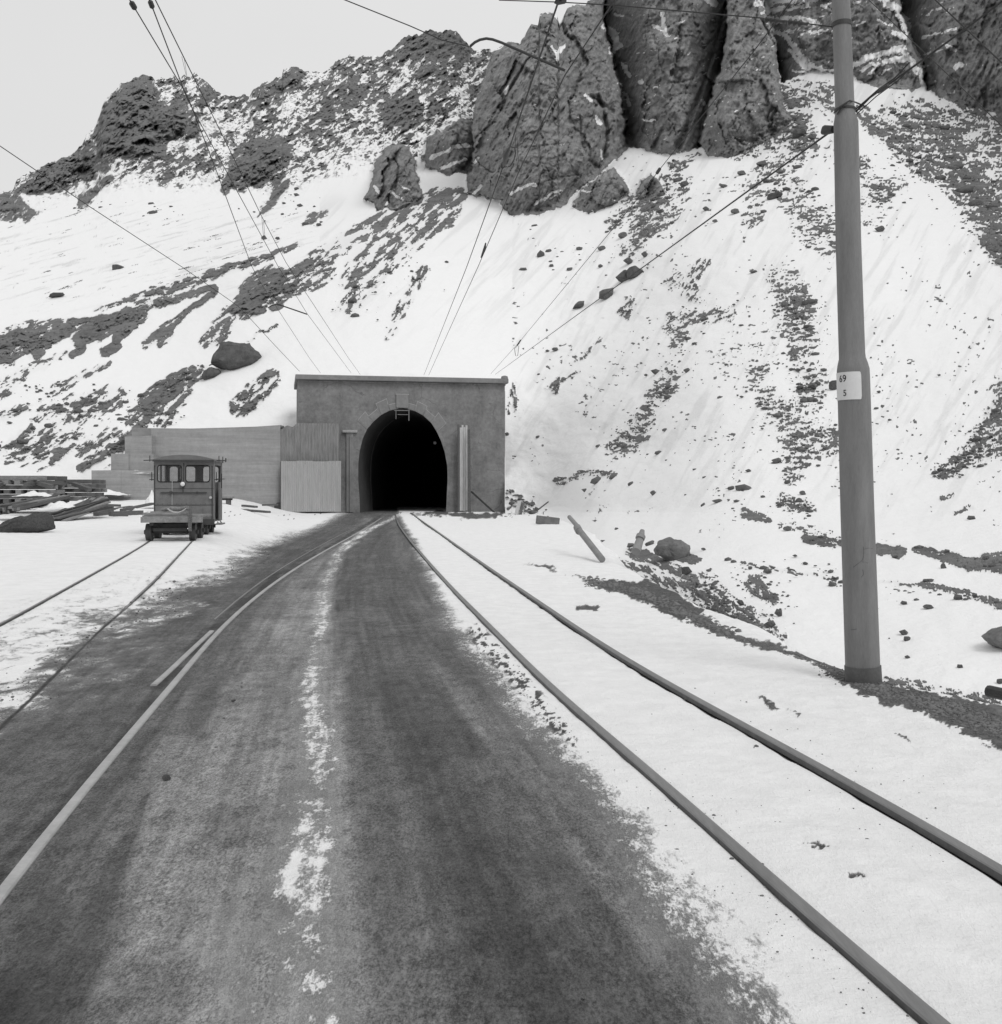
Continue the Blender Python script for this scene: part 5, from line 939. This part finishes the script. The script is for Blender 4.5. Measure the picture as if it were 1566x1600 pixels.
def cabpanel(name, y, rects, zt):
    """end wall with rounded window openings: frame built round them"""
    b = bmesh.new(); es = []
    def loop(pts):
        v = [b.verts.new(p) for p in pts]; return [b.edges.new((v[k], v[(k + 1) % len(v)])) for k in range(len(v))]
    es += loop([(-CW / 2, y, Z0), (CW / 2, y, Z0), (CW / 2, y, zt), (0, y, zt + .05), (-CW / 2, y, zt)])
    for x0, x1, z0, z1 in rects:
        r = .07; pts = []
        for cx_, cz_, a0 in ((x1 - r, z1 - r, 0), (x0 + r, z1 - r, 90), (x0 + r, z0 + r, 180), (x1 - r, z0 + r, 270)):
            for t in range(6): a = R(a0 + t * 18); pts.append((cx_ + r * math.cos(a), y, cz_ + r * math.sin(a)))
        es += loop(pts)
    bmesh.ops.triangle_fill(b, use_beauty=True, edges=es); bmesh.ops.recalc_face_normals(b, faces=b.faces)
    r = bmesh.ops.extrude_face_region(b, geom=b.faces[:]); bmesh.ops.translate(b, verts=[g for g in r['geom'] if isinstance(g, bmesh.types.BMVert)], vec=(0, .035, 0)); bmesh.ops.recalc_face_normals(b, faces=b.faces)
    me = bpy.data.meshes.new(name); b.to_mesh(me); b.free(); link(name, me, MAT['cabpaint'], cab)
wz0, wz1 = 1.42, 1.86
rects = [(-.68, -.06, wz0, wz1), (.05, .67, wz0, wz1)]
cabpanel('front_panel', 0, rects, Z1); cabpanel('rear_panel', CL_, [(-.66, -.44, wz0, wz1), (-.36, .04, wz0, wz1), (.26, .68, wz0, wz1)], Z1)
for x0, x1, z0, z1 in rects:
    r = .07; pts = []
    for cx_, cz_, a0 in ((x1 - r, z1 - r, 0), (x0 + r, z1 - r, 90), (x0 + r, z0 + r, 180), (x1 - r, z0 + r, 270)):
        for t in range(6): a = R(a0 + t * 18); pts.append((cx_ + r * math.cos(a), -.008, cz_ + r * math.sin(a)))
    wdw = MB().tube(pts + [pts[0], pts[1]], .014, 6).build('window_seal', MAT['black'], cab)
    MB().box(((x0 + x1) / 2, .015, (z0 + z1) / 2), (x1 - x0 + .02, .006, z1 - z0 + .02)).build('pane', MAT['glass'], wdw)
b = MB()                                               # left side closed, right side with a doorway
b.box((-CW / 2 + .018, CL_ / 2, (Z0 + wz0) / 2), (.034, CL_ - .004, wz0 - Z0)); b.box((-CW / 2 + .018, CL_ / 2, Z1 - .05), (.034, CL_ - .004, .1)); b.box((-CW / 2 + .018, .95, (wz0 + Z1) / 2), (.034, .12, Z1 - wz0 - .02)); b.box((-CW / 2 + .018, .08, (wz0 + Z1) / 2), (.034, .09, Z1 - wz0 - .02)); b.box((-CW / 2 + .018, CL_ - .08, (wz0 + Z1) / 2), (.034, .09, Z1 - wz0 - .02)); b.build('side_panel', MAT['cabpaint'], cab)
b = MB(); b.box((CW / 2 - .018, .16, (Z0 + Z1) / 2), (.034, .24, Z1 - Z0 - .004)); b.box((CW / 2 - .018, CL_ - .3, (Z0 + wz0) / 2), (.034, .52, wz0 - Z0)); b.box((CW / 2 - .018, CL_ - .08, (wz0 + Z1) / 2), (.034, .1, Z1 - wz0)); b.box((CW / 2 - .018, .9, Z1 - .05), (.034, 1.3, .1)); b.build('side_panel', MAT['cabpaint'], cab)
b = MB(); b.box((0, .75, .78), (.5, .7, .5), bev=.03); b.build('engine_cover', MAT['cabdark'], cab)
b = MB(); b.box((0, CL_ / 2, Z0 + .03), (CW - .09, CL_ - .08, .05)); b.build('cab_floor', MAT['cabdark'], cab)
roof = MB(); n = 12; pts = []
for k in range(n + 1): x = -1 + 2 * k / n; pts.append((x * .81, -.10, Z1 + .03 + .13 * (1 - abs(x) ** 2.2)))
pts += [(.81, -.10, Z1 - .015), (-.81, -.10, Z1 - .015)]
roof.prism(pts, (0, CL_ + .2, 0)); roofo = roof.build('roof', MAT['roofm'], cab)
MB().box((0, -.105, Z1 - .0), (1.58, .02, .05)).build('gutter', MAT['cabdark'], roofo)
MB().box((0, -.022, .345), (CW + .04, .05, .16), bev=.01).build('buffer_beam', MAT['cabdark'], cab)
MB().box((0, -.03, 1.13), (1.2, .02, .025)).box((-.33, -.045, 1.13), (.07, .05, .07)).box((.35, -.04, 1.13), (.05, .05, .05)).build('front_handrail', MAT['cabdark'], cab)
hl = MB().tube([(-.02, -.02, 1.36), (-.02, -.09, 1.36)], .068, 20).build('headlight', MAT['cabdark'], cab, True); MB().tube([(-.02, -.09, 1.36), (-.02, -.105, 1.36)], [.058, .03], 20).build('lens', MAT['chrome'], hl, True)
MB().tube([(-.02, -.03, 1.3), (-.02, -.03, 1.14)], .012, 6).build('lamp_bracket', MAT['cabdark'], cab)
MB().tube([(.7, -.03, 1.0), (.7, -.07, 1.0)], .035, 12).build('marker_lamp', MAT['wood_pale'], cab, True)
MB().tube([(-.3, -.03, wz0 + .02), (-.3, -.05, .8)], .006, 6).build('wiper_cable', MAT['wood_pale'], cab)
for sx in (-1, 1):
    b = MB(); b.bar((sx * .84, .1, Z1 + .02), (sx * 1.06, .1, Z1 + .01), .025); b.bar((sx * .9, .1, Z1 - .02), (sx * .9, .1, Z1 + .14), .02)
    if sx > 0: b.bar((1.0, .1, Z1 - .05), (1.0, .1, Z1 + .12), .02); b.bar((1.08, .1, Z1 - .03), (1.08, .1, Z1 + .08), .03)
    b.build('roof_bracket', MAT['iron'], cab)
    b = MB(); b.bar((sx * .84, .05, 1.45), (sx * .84, .05, 1.68), .022); b.bar((sx * .79, .05, 1.48), (sx * .9, .05, 1.48), .022); b.build('mirror_bracket', MAT['iron'], cab)
MB().bar((.92, .5, 1.25), (.92, .5, 1.65), .025).bar((.8, .5, 1.5), (1.0, .5, 1.5), .02).build('grab_rail', MAT['iron'], cab)
MB().box((.84, .9, .27), (.16, .8, .04)).bar((.8, .55, .34), (.84, .55, .27), .03).bar((.8, 1.2, .34), (.84, 1.2, .27), .03).build('footboard', MAT['bed'], cab)
b = MB(); b.box((-.4, CL_ / 2, .3), (.08, CL_ + .1, .12)); b.box((.4, CL_ / 2, .3), (.08, CL_ + .1, .12)); b.box((0, .35, .3), (.9, .08, .1)); b.box((0, 1.4, .3), (.9, .08, .1)); b.build('chassis', MAT['iron'], cab)
b = MB(); b.box((0, -.004, .80), (CW, .012, .012)).box((0, -.004, 1.24), (CW, .01, .01)).box((-.76, -.004, 1.1), (.03, .014, 1.5)).box((.735, -.004, 1.1), (.03, .014, 1.5)).box((-.005, -.004, 1.64), (.03, .012, .56))
for k in range(12): b.tube([(-.68 + k * .124, .002, .83), (-.68 + k * .124, -.012, .83)], .009, 6)
b.build('panel_seams', MAT['cabdark'], cab)
MB().box((.30, -.02, .62), (.34, .03, .22), bev=.01).build('hatch', MAT['cabpaint'], cab)
MB().bar((0, -.6, .32), (0, 0, .32), .06).build('drawbar', MAT['iron'], cab)

# ------------------------------------------------------------------ the pole
PD = 8.7; base = P(1349, 1062, PD); up = lambda x, y: P(x, y, PD)
pole = empty('catenary_pole', base); tag(pole, 'tall stepped grey steel pole with a white number plate, standing on the gravel bank', 'pole')
pxm = PD / F
def loc(p): return p - base
ax = [(1350.5, 1085, 26.8), (1348, 1035, 26.2), (1340, 800, 25.4), (1334, 590, 24.6), (1333.3, 578, 24.6), (1332.6, 569, 22.8), (1332, 560, 20.2), (1331.5, 552, 19.8), (1326, 380, 19.2), (1322.3, 200, 18.6), (1322, 192, 18.6), (1321, 183, 16.4), (1320.6, 176, 14.7), (1318, 100, 14.3), (1314.2, 0, 13.8), (1306, -250, 13.0), (1300, -420, 12.6)]
def radius_at(y):
    ys_ = [a[1] for a in ax][::-1]; return float(np.interp(y, ys_, [a[2] for a in ax][::-1])) * pxm, float(np.interp(y, ys_, [a[0] for a in ax][::-1]))
MB().tube([loc(up(x, y)) for x, y, r in ax], [r * pxm for x, y, r in ax], 48).build('shaft', MAT['pole'], pole, 'all')
MB().tube([loc(up(1350.5, 1085)), loc(up(1348.3, 1040))], [28.2 * pxm, 27.7 * pxm], 48).build('base_band', MAT['collar'], pole, True)
def ring(y, h, extra, name='clamp'):
    r, cx_ = radius_at(y); r2, cx2 = radius_at(y - h)
    return MB().tube([loc(up(cx_, y)), loc(up(cx2, y - h))], [r + extra, r2 + extra], 36).build(name, MAT['iron'], pole, True)
ring(42, 7, .006); ring(173, 3, .008)
b = MB(); b.tube([loc(up(1303, 178)) + Vector((0, -.04, 0)), loc(up(1308, 172)) + Vector((0, -.09, 0)), loc(up(1322, 164)) + Vector((0, -.1, 0)), loc(up(1338, 160)), loc(up(1352, 166))], .006, 8); b.tube([loc(up(1305, 182)) + Vector((0, -.05, 0)), loc(up(1313, 170)) + Vector((0, -.09, 0)), loc(up(1318, 168)) + Vector((0, -.1, 0))], .006, 8); b.build('guy_loop', MAT['iron'], pole)
# cracks in the lower shaft, thin raised seams
def on_pole(x, y, lift=.0015):
    r, cx_ = radius_at(y); dx = (x - cx_) * pxm; dx = max(-r, min(r, dx)); return loc(up(cx_, y)) + Vector((dx, -math.sqrt(max(r * r - dx * dx, 0)) - lift, 0))
for pts in [[(1341, 853), (1341, 868), (1339, 874), (1332, 880), (1327, 885)], [(1341, 857), (1348, 855), (1356, 856)], [(1340, 888), (1341, 895), (1338, 900)], [(1339, 876), (1348, 878)], [(1325, 982), (1329, 981), (1332, 980)]]:
    MB().tube([on_pole(*p, .0) for p in pts], .0022, 5).build('crack', MAT['collar'], pole)
# enamel number plate wrapped round the left front, with its digits
def wrap(u, v):                                        # u: metres round the shaft from its front, v: pixel row
    r, cx_ = radius_at(v); a = u / r; return loc(up(cx_, v)) + Vector((r * math.sin(a), -r * math.cos(a), 0)), Vector((math.sin(a), -math.cos(a), 0))
rP = radius_at(605)[0]; uR = math.asin((1338 - 1334.5) / 24.7) * rP; uL = -math.asin(.999) * rP - .05
b = bmesh.new(); nu, nv = 24, 8; gr = []
for k in (0, 1):
    rows = []
    for j in range(nv + 1):
        rr_ = []
        for i in range(nu + 1):
            u = uL + (uR - uL) * i / nu; v = 583 + 43 * j / nv
            cu = (i / nu - .5) * 2; cv = (j / nv - .5) * 2
            if abs(cu) > .97 and abs(cv) > .9: u -= math.copysign(.004, cu); v -= math.copysign(1.0, cv)
            p, n_ = wrap(u, v); rr_.append(b.verts.new(p + n_ * (.0025 if k == 0 else .005)))
        rows.append(rr_)
    gr.append(rows)
for rows in gr:
    for j in range(nv):
        for i in range(nu): b.faces.new((rows[j][i], rows[j][i + 1], rows[j + 1][i + 1], rows[j + 1][i]))
bmesh.ops.recalc_face_normals(b, faces=b.faces); me = bpy.data.meshes.new('number_plate'); b.to_mesh(me); b.free(); plate = link('number_plate', me, MAT['enamel'], pole)
def digits(txt, u0, row, hpx):
    fc = bpy.data.curves.new('digits', 'FONT'); fc.body = txt; fc.size = 1; fc.resolution_u = 4; fc.offset = .012
    fo = bpy.data.objects.new('tmp', fc); COL.objects.link(fo); dg = bpy.context.evaluated_depsgraph_get(); me = bpy.data.meshes.new_from_object(fo.evaluated_get(dg)); bpy.data.objects.remove(fo)
    bm = bmesh.new(); bm.from_mesh(me); bmesh.ops.triangulate(bm, faces=bm.faces); bmesh.ops.subdivide_edges(bm, edges=bm.edges[:], cuts=2)
    s = hpx * pxm / .7
    for v in bm.verts:
        u = u0 + v.co.x * s * .9; y = row - v.co.y * s / pxm; p, n_ = wrap(u, y); v.co = p + n_ * .0062
    bm.to_mesh(me); bm.free(); me.materials.clear(); link('digits', me, MAT['black'], plate)
def u_of(x, y=605): r, cx_ = radius_at(y); return math.asin(max(-1, min(1, (x - cx_) * pxm / r))) * r
digits('69', u_of(1321.5) - .092, 598, 10.5); digits('5', u_of(1319) - .040, 620, 9.5)

# ------------------------------------------------------------------ wires
WN = 0
def wire(pts, D0, D1, r, label, cat='wire', name='overhead_wire', Ds=None, sag=0):
    """polyline through photo points at distances running from D0 to D1 (even in 1/D along the image)"""
    L = [0]
    for a, b_ in zip(pts, pts[1:]): L.append(L[-1] + math.hypot(b_[0] - a[0], b_[1] - a[1]))
    q = []
    for i, p in enumerate(pts):
        D = Ds[i] if Ds else 1 / (1 / D0 + (1 / D1 - 1 / D0) * L[i] / L[-1]); q.append(P(p[0], p[1], D))
    fine = []
    for a, b_ in zip(q, q[1:]):
        n = 6
        for k in range(n): fine.append(a.lerp(b_, k / n))
    fine.append(q[-1])
    o = MB().tube(fine, r, 6).build(name, MAT['wire'], smooth='all'); tag(o, label, cat); return o, q
def ins(parent, p, d, n=4, r=.045, mat='insul', name='insulator'):
    p = Vector(p); d = Vector(d).normalized(); b = MB(); st = .05
    for k in range(n): b.tube([p + d * (k * st - .008), p + d * (k * st + .012), p + d * (k * st + .03)], [r * .5, r, r * .45], 14)
    b.tube([p - d * .05, p + d * (n * st + .03)], .012, 8); return b.build(name, MAT[mat], parent, True)
w, q = wire([(150, -90), (206, 5), (293, 150), (336, 261), (393, 415), (405, 438), (484, 560), (501, 583)], 11, 65.5, .008, 'leftmost of the three wires fanning from the top left down to the portal'); ins(w, q[1], q[2] - q[1], 3, .034)
w, q = wire([(205, -90), (235, 3), (293, 155), (336, 235), (434, 415), (480, 490), (549, 583)], 11.5, 65.6, .008, 'middle of the three wires fanning from the top left down to the portal'); ins(w, q[1], q[2] - q[1], 3, .032)
w, q = wire([(198, -90), (243, 0), (286, 87), (358, 232), (408, 336), (447, 410), (545, 560), (563, 585)], 12, 65.7, .008, 'rightmost of the three wires fanning from the top left down to the portal')
for a, b_ in (((284, 88), (291, 118)), ((288, 92), (292, 118)), ((409, 338), (412, 372)), ((412, 345), (414, 372))):
    MB().tube([P(*a, 18), P(*b_, 18.6)] if a[1] < 200 else [P(*a, 31), P(*b_, 32)], .003 if a[1] < 200 else .006, 5).build('dropper', MAT['wire'], w)
ar, q = wire([(-160, 120), (0, 228), (139, 322), (286, 418), (372, 478), (395, 502), (430, 540), (468, 580)], 24, 65, .012, 'single wire crossing the left slope from the left edge to the portal corner')
arm = MB().tube([P(419, 481, 52), P(425, 477, 52), P(433, 475, 52), (P(445, 479, 52)), P(480, 491, 52)], .03, 8).build('wire_arm', MAT['wire'], smooth='all'); tag(arm, 'small bent wire bracket arm in front of the left slope', 'bracket')
wc, q = wire([(905, -90), (872, 4), (797, 229)], 11, 18, .011, 'upper contact wire from the top centre down to its strain insulator', Ds=[10, 11.5, 17])
ins(wc, q[0], q[1] - q[0], 1, .03)
w2, q2 = wire([(786, 261), (729, 418), (662.5, 586)], 18, 66.5, .0095, 'contact wire from the strain insulator down to the portal top', Ds=[18.6, 29, 66.4])
MB().tube([q[2], P(791, 240, 17.4), P(789, 252, 18), q2[0]], [.01, .05, .035, .012], 10).build('strain_insulator', MAT['iron'], w2, True)
MB().tube([q[2], P(804, 230, 17.3), P(806, 238, 17.6), P(803, 250, 18), P(797, 260, 18.4), P(788, 261, 18.6)], .009, 6).build('jumper_loop', MAT['wire'], w2, 'all')
ins(w2, P(786, 258, 18.5), q2[1] - q2[0], 2, .04)
w3, q3 = wire([(1000, -70), (958, 4), (883, 117), (811, 268), (747, 417), (670, 586)], 12, 66.5, .0095, 'contact wire hung from the curved arm, running down to the portal top')
MB().tube([P(808, 215, 19), P(809, 240, 19.5), P(812, 266, 20)], .004, 5).build('dropper', MAT['wire'], w3); MB().tube([P(806, 210, 19), P(805, 240, 19.5), P(811, 266, 20)], .004, 5).build('dropper', MAT['wire'], w3)
MB().tube([P(759, 380, 31), P(757, 390, 31.5), P(752, 402, 32)], [.02, .045, .02], 8).build('section_clamp', MAT['iron'], w3, True)
arm2 = MB().tube([P(735, 72, 13.6), P(742, 66, 13.6), P(750, 62, 13.6), P(760, 60, 13.6), P(770, 61.5, 13.6), P(784, 66.5, 13.6), P(883, 110, 13.6)], .017, 12).build('registration_arm', MAT['iron'], smooth='all'); tag(arm2, 'dark curved pipe arm holding the wire at the top centre of the view', 'bracket')
wire([(430, -45), (540, 0), (640, 40), (690, 62), (735, 73)], 12.5, 13.6, .0065, 'thin span wire from the top left to the tip of the curved arm')
wire([(868, -40), (872, 2)], 11.3, 11.5, .01, 'short hanger wire above the upper contact wire')
sp, q = wire([(780, 0), (872, 3), (960, 8), (1190, 28), (1303, 42)], 11.4, 8.7, .0055, 'span wire from the pole across the top of the view towards the left')
ins(sp, P(1197, 30, 9.1), q[4] - q[3], 3, .03); ins(sp, P(1233, 34, 8.95), q[4] - q[3], 3, .03); MB().tube([P(868, 1, 11.5), P(872, 3, 11.5), P(882, 1, 11.4)], .03, 8).build('wire_clamp', MAT['iron'], sp)
dw, q = wire([(1300, -80), (1238, 0), (1181, 76), (1029, 267), (996, 311), (812, 534), (767, 584)], 14, 67, .0085, 'thin feeder wire from the top right down to the right end of the portal coping')
MB().tube([P(812, 536, 57), P(804, 545, 57), P(806, 556, 57), P(809, 556, 57), P(811, 540, 57)], .014, 6).build('tail_loop', MAT['wire'], dw); MB().tube([P(814, 531, 57), P(808, 540, 57)], .04, 6).build('splice', MAT['wire'], dw)
MB().tube([P(1031, 264, 26), P(1027, 270, 26.3)], .04, 8).build('splice', MAT['wire'], dw)
gy, q = wire([(1303, 202), (1164, 302), (935, 468), (774, 585)], 8.8, 67.2, .0085, 'guy wire from the pole down to the right corner of the portal coping'); MB().tube([P(1303, 202, 8.8), P(1290, 203, 8.9), P(1286, 207, 8.95)], [.03, .04, .02], 10).build('strain_insulator', MAT['iron'], gy, True)
gr_, q = wire([(1338, 174), (1360, 152), (1401, 123), (1509, 45), (1566, 2), (1700, -100)], 8.7, 6.9, .0075, 'stout guy wire from the pole clamp to the upper right corner')
wire([(1338, 170), (1372, 140), (1398, 122), (1421, 98)], 8.68, 8.2, .005, 'short loose tail of wire beside the stout guy wire')
wire([(1339, 178), (1370, 150), (1403, 126), (1425, 105)], 8.72, 8.25, .004, 'lower tail strand wrapped on the stout guy wire'); 
MB().tube([P(1372, 144, 8.35), P(1380, 138, 8.3), P(1388, 133, 8.25)], [.012, .02, .012], 8).build('guy_grip', MAT['iron'], gr_, True)
wire([(1370, -90), (1462, 0), (1566, 98), (1700, 225)], 10, 8, .006, 'right crossing wire at the top right corner of the view')
wire([(1270, -90), (1358, 0), (1462, 98), (1566, 197), (1700, 320)], 14, 11, .005, 'left thinner crossing wire over the upper right cliff')
